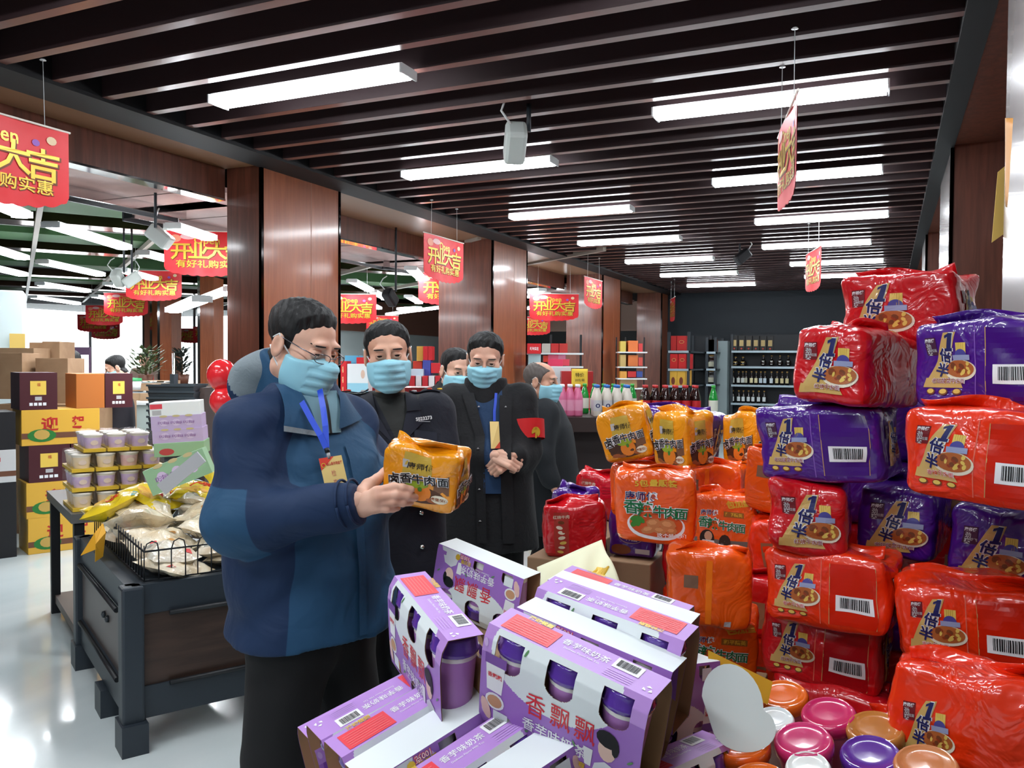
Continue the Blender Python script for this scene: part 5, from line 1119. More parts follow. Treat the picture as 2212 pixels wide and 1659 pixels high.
def jk1(P):
    d = tf(P); sl = lambda s, ru, re, rw: chain(P, [J1['sh'+s], J1['el'+s], J1['wr'+s]], [ru, re, rw], .03)
    sR = sl('R', .076, .080, .052)+folds(P, 5, .013, 26); d = smin(d, sR, .045); d = smin(d, sl('L', .074, .074, .05)+folds(P, 6, .011, 24), .045)
    nk = J1['neck']-np.array([0, 0, .035]); d = smin(d, cone(P, nk, J1['shR'], .086, .066), .07); d = smin(d, cone(P, nk, J1['shL'], .086, .066), .07)
    d = d+folds(P, 8, .008, 18)
    # cut flat at the right cuff
    ax = J1['wrR']-J1['elR']; ax = ax/np.linalg.norm(ax); c = (P-J1['wrR'])@ax; near = cone(P, J1['elR'], J1['wrR']+ax*.1, .1, .1)
    return np.where(near < 0, smax(d, c-.004, .006), d)
jb_teal = mat('jacket_teal_blue', (30, 74, 108), .75, bump=(60, .2, .004)); jb_navy = mat('jacket_navy', (13, 42, 78), .75, bump=(60, .2, .004)); j_grey = mat('jacket_grey_lining', (128, 140, 146), .8, bump=(70, .5, .004))
axR = (J1['wrR']-J1['elR'])/np.linalg.norm(J1['wrR']-J1['elR'])
def lab1(P):
    l = tl(P); z = P[:, 2]
    sR = chain(P, [J1['shR'], J1['elR'], J1['wrR']], [.088, .082, .052]); sL = chain(P, [J1['shL'], J1['elL'], J1['wrL']], [.085, .078, .05]); t = tf(P)
    mn = np.minimum; body = mn(sR, sL)-.006-t
    front = mn(mn(l[:, 1]-.01, .125+.12*(1.1-z)*(z < 1.1)-l[:, 0]), mn(1.42-z, 1.44-.6*np.maximum(0, l[:, 0]-.06)-z))
    cR = (P-J1['elR'])@axR; el_ = mn(mn(.03-sR, .06-cR), mn(J1['elR'][2]+.09-P[:, 2], -body))
    return np.maximum(mn(body, front), el_)
lo = np.min([J1[k] for k in ('shR', 'elR', 'wrR', 'shL', 'pelvis', 'wrL')], 0)-.3; hi = np.max([J1[k] for k in ('shR', 'wrR', 'shL', 'neck', 'elL')], 0)+.25; lo[2] = .83; hi[2] = 1.56
jo = cloth('jacket', man1, n1, jk1, lo, hi, .0075, two_cloths('jacket_two_blues', (13, 42, 78), (30, 74, 108), .75, (6, .4, .03)), lab1)
# collar, hood, front flap
N1 = J1['neck']+np.array([0, 0, .0])
def nl(P): d = P-N1; return np.stack([d@TF1[:, 0], d@TF1[:, 1], d[:, 2]], 1)
def collar(P):
    l = nl(P); z = l[:, 2]; r = np.hypot(l[:, 0]*1.0, (l[:, 1]-.012)*.92); R0 = .098-.10*z-.03*np.clip(l[:, 1]/.1, -1, 1); d = np.abs(r-R0)-.010
    top = .12-.06*np.clip(l[:, 1]/.09, -.4, 1); d = smax(d, np.maximum(z-top, -.08-z), .012); gap = np.abs(l[:, 0]+.01)-.03-.25*np.maximum(0, z); return smax(d, np.minimum(1, -np.where(l[:, 1] > 0, gap, 1)), .01)+folds(P, 4, .003, 40)
cloth('collar', man1, n1, collar, N1-.18, N1+np.array([.18, .18, .16]), .006, (jb_teal, j_grey), lambda P: (np.hypot(nl(P)[:, 0], nl(P)[:, 1]-.012) < .090-.10*nl(P)[:, 2]-.03*np.clip(nl(P)[:, 1]/.1, -1, 1)).astype(int))
H1 = N1-TF1[:, 1]*.105+TF1[:, 0]*.02+np.array([0, 0, .035])
def hood(P):
    d = P-H1; l = np.stack([d@TF1[:, 0], d@TF1[:, 1], d[:, 2]], 1); e = ell(l, (0, 0, .0), (.14, .065, .085)); e = smin(e, ell(l, (.03, .03, .065), (.085, .06, .05)), .04); return e+folds(P, 9, .011, 34)
cloth('hood', man1, n1, hood, H1-.19, H1+.19, .007, (jb_navy, j_grey), lambda P: ((P-H1)@TF1[:, 1]*1.2+(P-H1)[:, 2]-.03*np.sin((P-H1)@TF1[:, 0]*40) > .035).astype(int))
pmj = surf_map(jk1, tax, TF1)
b = MB(); sv = mat('fleece_light_blue', (120, 158, 172), .85); patch(b, [(-.045, 1.39), (.045, 1.39), (.06, 1.5), (-.06, 1.5)], sv, pmj, .006); b.build('inner_fleece', man1, n1)
b = MB(); patch(b, [(-.012, 1.39), (-.004, 1.39), (-.006, 1.49), (-.014, 1.49)], pblack, pmj, .010); b.build('zip', man1, n1)
b = MB(); patch(b, [(.03, 1.395), (.13, 1.415), (.095, 1.52), (.055, 1.51)], jb_teal, pmj, .016); patch(b, [(.02, 1.383), (.132, 1.403), (.13, 1.417), (.03, 1.397)], j_grey, pmj, .018); patch(b, [(-.15, 1.42), (-.035, 1.40), (-.06, 1.50), (-.1, 1.49)], jb_teal, pmj, .014); b.build('collar_flap', man1, n1)
b = MB(); patch(b, [(-.06, .87), (-.035, .87), (-.045, 1.36), (-.07, 1.36)], jb_teal, pmj, .007, 3, 24); patch(b, [(-.16, 1.2), (-.09, 1.22), (-.09, 1.228), (-.16, 1.208)], jb_navy, pmj, .004, 6, 2); b.build('storm_flap', man1, n1)
b = MB(); c = J1['shL']*.4+J1['elL']*.6; ax = J1['elL']-J1['shL']; ax /= np.linalg.norm(ax); u = np.cross(ax, [0, 0, 1.0]); u /= np.linalg.norm(u); w_ = np.cross(ax, u)
b.tube([c+.084*(u*math.cos(t)+w_*math.sin(t)) for t in np.linspace(0, 2*np.pi, 33)], .004, M((206, 40, 44), .5), 6); b.build('red_piping', man1, n1)
b = MB(); ax = axR; u = np.cross(ax, [0, 0, 1.0]); u /= np.linalg.norm(u); w_ = np.cross(ax, u); c = J1['wrR']-ax*.03
for q in (0, .026): b.tube([c+ax*q+(.057-.1*q)*(u*math.cos(t)+w_*math.sin(t)) for t in np.linspace(0, 2*np.pi, 29)], .0035, jb_navy, 6)
b.build('cuff', man1, n1)
legs(man1, n1, J1, black_cl, .115, .085, .075); shoes(man1, n1, J1, TF1)
# badge on a lanyard
lan = mat('lanyard_blue', (24, 70, 200), .5); bd = MB(); P4 = [PD(688, 992, 2.045), PD(737, 984, 2.06), PD(754, 1052, 2.045), PD(704, 1062, 2.03)]
U, V = (P4[1]-P4[0])/2, (P4[0]-P4[3])/2; cb_ = (P4[0]+P4[2])/2; pm = flat(cb_, U, V); cy = mat('badge_yellow', (236, 206, 130), .35, coat=.5)
Nb = np.cross(U, V); Nb /= np.linalg.norm(Nb); vv = [pm(np.array([(-1, -1), (1, -1), (1, 1), (-1, 1)], float), l) for l in (0, .003)]; bd.add(np.concatenate(vv), [(0, 3, 2, 1), (4, 5, 6, 7), (0, 1, 5, 4), (1, 2, 6, 5), (2, 3, 7, 6), (3, 0, 4, 7)], cy)
bd.ppoly([(-1, .25), (-.2, .7), (.3, 1), (-1, 1)], M((222, 60, 40)), pm, .0036); bd.pell(-.72, .55, .2, .15, gold, pm, .0042, 12); bd.pell(-.72, .55, .14, .1, M((206, 30, 30)), pm, .0046, 12); bd.ptext('横山县市场监管', .22, .58, .2, M((190, 40, 40)), pm, .0044, .02); bd.ptext('检', 0, .0, .4, M((206, 120, 100)), pm, .004); bd.ptext('查', 0, -.55, .4, M((206, 120, 100)), pm, .004)
bo = bd.build('name_badge', origin=cb_); tag(bo, 'yellow and red name badge on a blue lanyard at the blue jacket', 'badge')
def ribbon(b, pts, w, m, nrm):
    pts = np.array(pts); t = np.gradient(pts, axis=0); s = np.cross(t, nrm); s /= np.linalg.norm(s, axis=1)[:, None]; k = len(pts); b.add(np.concatenate([pts-s*w/2, pts+s*w/2]), [(i, i+1, k+i+1, k+i) for i in range(k-1)], m)
b = MB(); jn = PD(705, 968, 2.05)
for p in ([PD(652, 868, 2.13), PD(672, 905, 2.09), PD(692, 940, 2.06), jn], [PD(691, 842, 2.16), PD(698, 880, 2.11), PD(703, 920, 2.07), jn]): ribbon(b, p, .015, lan, -FW)
oo = tuple(-cb_); l_ = b.build('lanyard', bo, oo); l_.modifiers.new('t', 'SOLIDIFY').thickness = .0012
b = MB(); b.tube([jn, PD(708, 978, 2.048)], .006, pblack, 6); b.tube([PD(708, 977, 2.048), PD(711, 990, 2.05)], .0045, silver, 6); b.build('clip', bo, oo)
# the pack he holds
hp = make_bag('lu', (.19, .10, .15), (0, 0, 0), (0, 0, 0), 'amber noodle pack held in the hands of the man in blue', 77, 'held', 'none')
del hp['group']; hp.matrix_world = Matrix(np.vstack([np.hstack([np.stack([-Rp[:, 0], -Rp[:, 1], Rp[:, 2]], 1), pc[:, None]]), [0, 0, 0, 1]]).tolist())
# ---------------------------------------------------------------- the uniformed man
J2 = mk(dict(pelvis=(845, 1180, 3.1), chest=(842, 985, 3.1), neck=(840, 868, 3.12), shR=(742, 896, 3.08), shL=(938, 890, 3.1), elR=(735, 1060, 3.0), wrR=(800, 1050, 2.86), elL=(962, 1030, 3.02), wrL=(890, 1030, 2.84), hipR=(800, 1190, 3.1), hipL=(890, 1190, 3.1), knR=(800, 1420, 3.1), knL=(895, 1420, 3.08), anR=(800, 1650, 3.14), anL=(900, 1650, 3.1)))
J2['anR'][2] = J2['anL'][2] = .09; f2 = np.array([(J2['anR'][0]+J2['anL'][0])/2, (J2['anR'][1]+J2['anL'][1])/2, 0]); TF2 = frame(8)
h2 = [hand_fn(J2['wrL'], -RT*.8-UP*.1-FW*.3, -FW*.2+UP*-1, 1, (20, 35, 25)), hand_fn(J2['wrR'], RT*.5+UP*.35-FW*.3, UP*-1, -1, (20, 35, 25))]
man2, n2 = person('smiling man in a dark navy uniform with silver buttons and epaulettes', PD(838, 767, 3.05), frame(10, 6, -4), J2, TF2, h2, skin2, res=.003, foot=f2)
u_m = mat('uniform_navy', (21, 24, 36), .8, bump=(90, .15, .002)); u_l = mat('uniform_lapel', (27, 30, 44), .8); sw = mat('sweater_olive', (40, 42, 40), .9)
def jacket(o, no, J, TF, prof, rs, mats, label, seed, res=.01, hem=None, nm='jacket', zmax=1.5):
    tf_, tl_, tax_ = torso_fn(J, TF, prof)
    def fn(P):
        d = tf_(P)
        for s in 'RL':
            d = smin(d, chain(P, [J['sh'+s], J['el'+s], J['el'+s]*.24+J['wr'+s]*.76], rs, .03)+folds(P, seed+ord(s), .006, 26), .04); d = smin(d, cone(P, J['neck']-np.array([0, 0, .045]), J['sh'+s]-np.array([0, 0, .012]), .076, .064), .05)
        return d+folds(P, seed, .003, 18)
    A = np.array([J[k+s] for k in ('sh', 'el', 'wr') for s in 'RL']+[J['pelvis'], J['neck']]); lo, hi = A.min(0)-.27, A.max(0)+.27; lo[2] = prof[0][0]-.03; hi[2] = zmax
    lb = (lambda P: label(tl_(P), P)) if label else None
    cloth(nm, o, no, fn, lo, hi, res, mats, lb); return fn, tax_
pr2 = [(.78, .215, .165, 0), (.95, .205, .155, 0), (1.1, .195, .145, .01), (1.25, .205, .145, .01), (1.36, .19, .12, .005), (1.42, .13, .1, 0), (1.455, .07, .075, 0)]
V2 = lambda l, P: np.minimum(l[:, 1], (P[:, 2]-1.29)*.5-np.abs(l[:, 0]+.03))
fn2, ax2 = jacket(man2, n2, J2, TF2, pr2, [.075, .066, .05], two_cloths('uniform_and_sweater', (21, 24, 36), (40, 42, 40), .8, (10, .3, .02)), V2, 12)
pm2 = surf_map(fn2, ax2, TF2)
b = MB()
for s in (-1, 1): patch(b, [(-.03+s*.005, 1.275), (-.03+s*.09, 1.36), (s*.105, 1.44), (s*.075, 1.45)][::s], u_l, pm2, .007); patch(b, [(-.01+s*.055, 1.40), (s*.115, 1.405), (s*.10, 1.46), (s*.06, 1.465)][::s], u_m, pm2, .012)
b.build('lapel', man2, n2)
b = MB(); patch(b, [(-.17, 1.285), (-.09, 1.295), (-.09, 1.335), (-.17, 1.325)], u_l, pm2, .007); patch(b, [(-.17, 1.27), (-.13, 1.262), (-.09, 1.285), (-.17, 1.295)], u_l, pm2, .007, 6, 3); b.build('pocket_flap', man2, n2)
for x, z in ((-.075, 1.285), (.03, 1.275), (-.11, 1.04), (-.11, .92), (-.13, 1.29), (.02, 1.04)):
    b = MB(); p = pm2(np.array([[x, z]]), .012)[0]; b.lathe([(0, -.004), (.009, -.003), (.008, .003), (0, .005)], mat('button_silver', (206, 206, 200), .25, metal=1), n=12, xf=lambda v: p+v[:, :1]*TF2[:, 0]+v[:, 1:2]*TF2[:, 2]+v[:, 2:3]*TF2[:, 1]); b.build('button', man2, n2)
pmt2 = lambda p, l=0.0: pm2(np.stack([-p[:, 0], p[:, 1]], 1), l)
b = MB(); b.ptext('S023273', .125, 1.375, .017, M((226, 226, 226), .3), pmt2, .009, .03, 8); b.prect(.105, 1.363, .147, 1.365, silver, pmt2, .009, 4, 1); b.build('chest_number', man2, n2)
for s, S_ in ((1, 'R'), (-1, 'L')):
    a = J2['neck']+TF2[:, 0]*s*.075+np.array([0, 0, .015]); c = J2['sh'+S_]+TF2[:, 0]*s*.02+np.array([0, 0, .0]); P = []
    for t in np.linspace(0, 1, 7):
        q = a*(1-t)+c*t
        for w in (-.03, .03):
            base = q+TF2[:, 1]*w; h = .2
            for _ in range(50): dd = float(fn2((base+[0, 0, h])[None])[0]); h -= max(-.01, min(.02, dd))*.7
            P.append(base+[0, 0, h+.008])
    b = MB(); b.add(P, [(2*i, 2*i+1, 2*i+3, 2*i+2) for i in range(6)], u_l, True); pe = np.array(P)
    ep = b.build('epaulette', man2, n2); ep.modifiers.new('t', 'SOLIDIFY').thickness = .004
    for k_, m_ in ((1, silver), (4, M((206, 60, 40))), (6, gold)):
        q = (pe[2*k_]+pe[2*k_+1])/2+[0, 0, .006]; b = MB(); b.lathe([(0, -.002), (.011, -.002), (.009, .004), (0, .005)], m_, q, 8); b.build('rank_badge', ep)
def roll_collar(o, no, J, TF, m, h=.07, r0=.072):
    N_ = J['neck']+np.array([0, 0, -.02]); g = lambda P: np.stack([(P-N_)@TF[:, 0], (P-N_)@TF[:, 1], P[:, 2]-N_[2]], 1)
    cloth('collar', o, no, lambda P: smax(np.abs(np.hypot(g(P)[:, 0], g(P)[:, 1]-.01)-(r0-.12*g(P)[:, 2]))-.009, np.maximum(g(P)[:, 2]-h, -.05-g(P)[:, 2]), .01), N_-.13, N_+.14, .008, m)
roll_collar(man2, n2, J2, TF2, sw, .06)
legs(man2, n2, J2, black_cl); shoes(man2, n2, J2, TF2)
# ---------------------------------------------------------------- the man in the long black coat with a red armband
J3 = mk(dict(pelvis=(1055, 1080, 3.85), chest=(1052, 930, 3.86), neck=(1050, 845, 3.87), shR=(980, 868, 3.85), shL=(1122, 868, 3.86), elR=(985, 985, 3.85), wrR=(1072, 985, 3.66), elL=(1132, 975, 3.82), wrL=(1108, 990, 3.66), hipR=(1030, 1085, 3.86), hipL=(1085, 1085, 3.86), knR=(1022, 1290, 3.8), knL=(1092, 1290, 3.86), anR=(1020, 1500, 3.85), anL=(1098, 1500, 3.9)))
J3['anR'][2] = J3['anL'][2] = .09; f3 = np.array([(J3['anR'][0]+J3['anL'][0])/2, (J3['anR'][1]+J3['anL'][1])/2, 0]); TF3 = frame(-4)
h3 = [hand_fn(J3['wrR']-RT*.01, RT*.9-UP*.25-FW*.3, -UP*.4+FW*.8, -1, (35, 60, 40), 0, .95), hand_fn(J3['wrL']+FW*.02, -RT*.75-UP*.35-FW*.35, FW*.8-UP*.3, 1, (45, 65, 45), 0, .95)]
man3, n3 = person('man in a long black coat with a red armband, hands clasped, looking down', PD(1048, 777, 3.84), frame(0, 16, 2), J3, TF3, h3, skin_m, res=.0032, foot=f3)
ct = mat('coat_black', (20, 21, 24), .8, bump=(26, .35, .008)); swb = mat('sweater_blue', (30, 58, 92), .9)
pr3 = [(.73, .225, .16, 0), (.9, .215, .165, 0), (1.08, .21, .165, .01), (1.25, .205, .15, .01), (1.38, .18, .12, .005), (1.43, .12, .1, 0), (1.475, .085, .085, 0)]
def V3(l, P):
    z = P[:, 2]; x = -l[:, 0]; return np.minimum(np.minimum(l[:, 1], x+np.maximum(0, z-1.25)*.35), np.minimum(.085-.01*np.sin(z*9)-x, z-1.0))
fn3, ax3 = jacket(man3, n3, J3, TF3, pr3, [.085, .078, .058], two_cloths('coat_and_sweater', (20, 21, 24), (30, 58, 92), .8, (26, .35, .01)), V3, 31)
roll_collar(man3, n3, J3, TF3, ct, .085, .098)
pm3 = surf_map(fn3, ax3, TF3); pmt3 = lambda p, l=0.0: pm3(np.stack([-p[:, 0], p[:, 1]], 1), l)
b = MB(); patch(b, [(-.10, 1.0), (-.0, 1.0), (-.0, 1.11), (-.09, 1.11)], swb, pm3, .012); b.build('sweater_hem', man3, n3)
b = MB(); patch(b, [(.035, 1.26), (-.008, 1.26), (-.006, .78), (.035, .78)], ct, pm3, .012, 5, 20); patch(b, [(.10, 1.44), (.045, 1.44), (-.008, 1.255), (.035, 1.255)], ct, pm3, .013, 5, 10); patch(b, [(-.072, 1.43), (-.125, 1.43), (-.13, .78), (-.078, .78)], ct, pm3, .015, 5, 24); b.build('coat_edge', man3, n3)
for x, z in ((-.02, 1.38), (-.02, 1.2), (-.02, 1.02), (-.02, .88), (.10, 1.38)):
    b = MB(); p = pmt3(np.array([[x, z]]), .014)[0]; b.lathe([(0, -.003), (.007, -.002), (0, .004)], silver, p, 8); b.build('button', man3, n3)
c0_, c1_ = J3['shL']*.6+J3['elL']*.4, J3['shL']*.22+J3['elL']*.78; b = MB(); b.tube([c0_, (c0_+c1_)/2, c1_], [.107, .105, .102], mat('armband_red', (206, 26, 30), .6), 24, False)
ab = b.build('armband', man3, n3); b = MB(); cc = (c0_+c1_)/2+(-FW*.8+RT*.55)*.108; pm = flat(cc, RT*.8*.03+FW*.5*.03, UP*.03)
b.pell(0, 0, .8, .8, gold, pm, .003, 14, 0, -60, 200); b.prect(-.15, -.9, .15, .7, gold, pm, .004); b.prect(-.5, .4, .4, .7, gold, pm, .004); b.build('emblem', ab)
legs(man3, n3, J3, black_cl, .105, .08, .07); shoes(man3, n3, J3, TF3)
bd = MB(); p = [pmt3(np.array([q], float), .014)[0] for q in ((.03, 1.315), (.07, 1.315), (.076, 1.2), (.038, 1.2))]; bd.add(p, [(3, 2, 1, 0)], cy); bd.add([p[3]*.6+p[2]*.4-FW*.002, p[2]-FW*.002, p[2]*.75+p[1]*.25-FW*.002], [(0, 1, 2)], M((206, 70, 50)))
bo3 = bd.build('name_badge', origin=p[0]); bo3.modifiers.new('t', 'SOLIDIFY').thickness = .003; tag(bo3, 'pale yellow name badge on the black coat', 'badge'); b = MB(); ribbon(b, [pmt3(np.array([q]), .012)[0] for q in ((.056, 1.44), (.054, 1.40), (.05, 1.36), (.05, 1.317))], .012, lan, -FW); b.build('lanyard', bo3, tuple(-p[0]))
# ---------------------------------------------------------------- the man half hidden behind
J4 = mk(dict(pelvis=(985, 1050, 4.6), chest=(985, 920, 4.6), neck=(984, 850, 4.62), shR=(930, 868, 4.6), shL=(1040, 868, 4.62), elR=(922, 960, 4.6), wrR=(930, 1060, 4.55), elL=(1045, 960, 4.6), wrL=(1040, 1060, 4.55), hipR=(965, 1050, 4.6), hipL=(1005, 1050, 4.6), knR=(965, 1220, 4.6), knL=(1005, 1220, 4.6), anR=(965, 1380, 4.62), anL=(1005, 1380, 4.62)))
J4['anR'][2] = J4['anL'][2] = .09; f4 = np.array([(J4['anR'][0]+J4['anL'][0])/2, (J4['anR'][1]+J4['anL'][1])/2, 0]); TF4 = frame(25)
man4, n4 = person('man in black with a fur collar, half hidden behind two men', PD(985, 802, 4.58), frame(30, 10, 4), J4, TF4, [hand_fn(J4[w], -UP, -FW, s, (20, 30, 20)) for w, s in (('wrR', 1), ('wrL', -1))], skin_m, res=.004, foot=f4)
jacket(man4, n4, J4, TF4, pr3, [.08, .07, .055], ct, None, 41, .014)
N4 = J4['neck']; cloth('fur_collar', man4, n4, lambda P: smin(cone(P, N4+TF4[:, 0]*.1-[0, 0, .03], N4-TF4[:, 1]*.06+[0, 0, .05], .06, .06), cone(P, N4-TF4[:, 0]*.1-[0, 0, .03], N4-TF4[:, 1]*.06+[0, 0, .05], .06, .06), .04)+folds(P, 3, .01, 90), N4-.24, N4+.24, .009, mat('fur_black', (14, 14, 15), .95))
legs(man4, n4, J4, black_cl); shoes(man4, n4, J4, TF4)
# ---------------------------------------------------------------- the man walking past to the right
J5 = mk(dict(pelvis=(1183, 1010, 5.05), chest=(1180, 925, 5.05), neck=(1172, 866, 5.05), shR=(1178, 890, 4.86), shL=(1185, 885, 5.22), elR=(1172, 985, 4.8), wrR=(1196, 1052, 4.78), elL=(1210, 980, 5.25), wrL=(1240, 1030, 5.2), hipR=(1180, 1020, 4.98), hipL=(1188, 1020, 5.14), knR=(1215, 1175, 4.95), knL=(1180, 1170, 5.15), anR=(1205, 1330, 4.95), anL=(1150, 1290, 5.2)))
J5['anR'][2] = .09; J5['anL'][2] = .14; f5 = np.array([(J5['anR'][0]+J5['anL'][0])/2, (J5['anR'][1]+J5['anL'][1])/2, 0]); TF5 = frame(80)
man5, n5 = person('balding man in a dark coat walking past to the right', PD(1168, 824, 5.0), frame(72, 6, 0), J5, TF5, [hand_fn(J5['wrR'], -UP*.9+RT*.25, RT, 1, (30, 50, 35)), hand_fn(J5['wrL'], -UP, RT, -1, (30, 50, 35))], skin2, res=.0035, hair='thin', foot=f5)
ct5 = mat('coat_charcoal', (32, 36, 40), .85, bump=(80, .3, .003))
pr5 = [(.56, .19, .17, 0), (.8, .2, .18, .0), (1.0, .2, .175, .01), (1.2, .195, .15, .01), (1.3, .16, .12, 0), (1.36, .1, .09, 0), (1.39, .07, .07, 0)]
jacket(man5, n5, J5, TF5, pr5, [.08, .07, .058], ct5, None, 51, .011, zmax=1.46); roll_collar(man5, n5, J5, TF5, ct5, .06, .075); legs(man5, n5, J5, black_cl); shoes(man5, n5, J5, TF5)
# ---------------------------------------------------------------- people far off by the window
def far_person(px, py, d, al, pitch, m, label, arms=((.1, -.2), (.1, -.2)), sk=skin_m, mask=True, bend=0):
    hc = PD(px, py, d); T_ = frame(al); up = np.array([0, 0, 1.0]); k = 1.0
    neck = hc-up*.17-T_[:, 1]*.03; pel = np.array([neck[0]-T_[0, 1]*bend, neck[1]-T_[1, 1]*bend, .9*neck[2]/1.44]); J = dict(neck=neck, pelvis=pel, chest=(neck+pel)/2)
    for s, q, a in (('R', 1, arms[0]), ('L', -1, arms[1])):
        J['sh'+s] = neck+T_[:, 0]*q*.17-up*.06; J['el'+s] = J['sh'+s]+T_[:, 0]*q*.06-up*(.2-a[0]*.3)+T_[:, 1]*(.05+a[0]*.5); J['wr'+s] = J['el'+s]+T_[:, 1]*(.12+a[0])+up*a[1]
        J['hip'+s] = pel+T_[:, 0]*q*.09; J['kn'+s] = np.array([J['hip'+s][0], J['hip'+s][1], pel[2]*.52]); J['an'+s] = np.array([J['hip'+s][0], J['hip'+s][1], .09])
    ft = np.array([pel[0], pel[1], 0]); o, no = person(label, hc, frame(al, pitch), J, T_, [hand_fn(J['wr'+s], T_[:, 1]*.7-up*.5, -up, 1 if s == 'R' else -1, (20, 30, 20)) for s in 'RL'], sk, res=.006, mask=mask, foot=ft)
    z0 = neck[2]; jacket(o, no, J, T_, [(pel[2]-.12, .21, .16, 0), (pel[2]+.1, .2, .15, 0), (z0-.2, .2, .14, 0), (z0-.06, .16, .11, 0), (z0+.02, .07, .07, 0)], [.07, .062, .05], m, None, 61, .018, zmax=z0+.08); legs(o, no, J, black_cl); return o
far_person(250, 795, 8.4, -60, 25, mat('coat_far_black', (30, 28, 36), .8), 'distant man in a dark coat reaching sideways by the counter', ((.25, -.02), (.25, -.02)))
far_person(157, 782, 9.6, 40, 50, mat('coat_far_blue', (110, 130, 150), .8), 'distant person in a pale blue hood bending behind the maroon cartons', bend=.2)
far_person(310, 776, 15, 0, 5, mat('coat_far_grey', (120, 100, 90), .8), 'tiny distant person behind the bushy plant at the window', mask=False)
# ================================================================== goods behind the men
RG = math.radians(24)
def goods(px, py, d, w, h, c, label, dp=.25, pr=None, rz=RG, group=None, name='gift_box', cat='box'):
    return simple_box(name, (px, py), w, dp, h, M(c, .5) if isinstance(c, tuple) else c, d, math.degrees(rz), label, cat, pr, 0, group)
def w_of(a, d): return a*d/1800
def pxbox(x0, y0, x1, y1, d, c, label, pr=None, **k): return goods((x0+x1)/2, y1, d, w_of(x1-x0, d), w_of(y1-y0, d), c, label, pr=pr, **k)
def pr_dots(t, c): return lambda b, pm: [b.ptext(t, 0, y, .36, M(c), pm, .001, .02) for y in (.55, 0, -.55)]
def pr_word(t, c, s=.5, y=0.0, sx=.4): return lambda b, pm: b.ptext(t, 0, y, s, M(c), pm, .001, .02, 0, sx)
RD = (206, 30, 40)
pxbox(733, 780, 748, 860, 8.5, RD, 'narrow red gift box at the left end behind the uniformed man', pr_dots('福', (240, 210, 150)))
pxbox(750, 786, 795, 850, 8.4, (226, 232, 234), 'white poster box with pale blue foot left of the uniformed man', lambda b, pm: (b.prect(-1, -.9, 1, -.3, M((150, 206, 226)), pm, .001), b.pell(.5, .3, .2, .3, M((220, 190, 170)), pm, .001, 12)))
pxbox(745, 768, 775, 786, 8.8, (90, 180, 220), 'small blue box lying on the white poster box'); pxbox(770, 772, 800, 790, 8.7, RD, 'red box peeking over the white poster box')
pxbox(900, 748, 914, 780, 9.15, (214, 170, 70), 'gold gift box stack top, left of the tall red ones'); pxbox(914, 748, 924, 778, 9.1, RD, 'tall red gift box, left of two', pr_word('7', (240, 200, 120), .3, .7)); pxbox(924.5, 748, 934, 778, 9.1, RD, 'tall red gift box, right of two', pr_word('7', (240, 200, 120), .3, .7))
pxbox(892, 780, 912, 806, 9.2, (216, 60, 40), 'orange red box right of the uniformed man'); pxbox(913, 778, 930, 812, 9.1, (70, 80, 170), 'blue box among the red ones right of the uniformed man'); pxbox(931, 784, 951, 806, 9.1, (214, 40, 50), 'red box touching the second pillar'); pxbox(888, 797, 914, 812, 9.0, (196, 216, 230), 'pale blue carton right of the uniformed man')
for i in range(5): pxbox(884+i*14, 812, 896+i*14, 834, 8.9, (226, 226, 228) if i % 2 else (196, 40, 50), 'small red and white box in the row behind the uniformed man, %s' % ORD[i].replace('nearest', 'first'), group='row of small red and white boxes')
b = MB(); p = PD(850, 858, 9.3); b.span((-.62, -.9, 0), (.48, .3, 1.19), M((150, 30, 36))); b.span((-.3, -.3, 1.19), (.48, .3, 1.295), M((150, 30, 36))); tag(b.build('promotion_stand', None, (p[0], p[1], 0), (0, 0, RG)), 'long red promotion stand carrying gift boxes behind the uniformed man', 'display stand')
# fridge and shelves between the second and third pillars
pxbox(1139, 742, 1169, 764, 10.2, (214, 24, 34), 'red header box with white lettering beside the second pillar', pr_word('新年实在', (250, 250, 250), .7, 0, .45))
pxbox(1139, 764, 1166, 1068, 10.3, (170, 200, 206), 'pale fridge cabinet under the red header', name='fridge', cat='fridge')
for i, (x0, x1, c) in enumerate(((1172, 1189, (196, 190, 180)), (1190, 1207, (200, 40, 40)), (1208, 1226, (196, 50, 44)))): pxbox(x0, 742, x1, 762, 11, c, 'gift box on the upper shelf between the pillars, %s from the left' % ORD[i].replace('nearest', 'first'))
for i, (x0, y0, x1, y1, c) in enumerate(((1174, 768, 1184, 782, (220, 60, 40)), (1184, 766, 1206, 776, (236, 96, 126)), (1184, 776, 1216, 791, (232, 60, 100)), (1206, 765, 1222, 776, (226, 130, 160)), (1216, 776, 1230, 790, (226, 70, 90)))): pxbox(x0, y0, x1, y1, 10.8, c, 'pink or red pack on the lower shelf between the pillars, %s' % ORD[i].replace('nearest', 'first'))
p = PD(1190, 764, 10.75); b = MB()
for z in [float(PD(1190, q, 10.9)[2]) for q in (762.5, 791, 830)]: b.span((-.35, 0, z-.02), (.42, .4, z), white)
for x in (-.35, .0, .4): b.span((x, .38, 0), (x+.03, .4, 1.95), black)
tag(b.build('shelf_rack', None, (p[0], p[1], 0), (0, 0, RG)), 'white shelf rack seen between the second and third pillars', 'shelf')
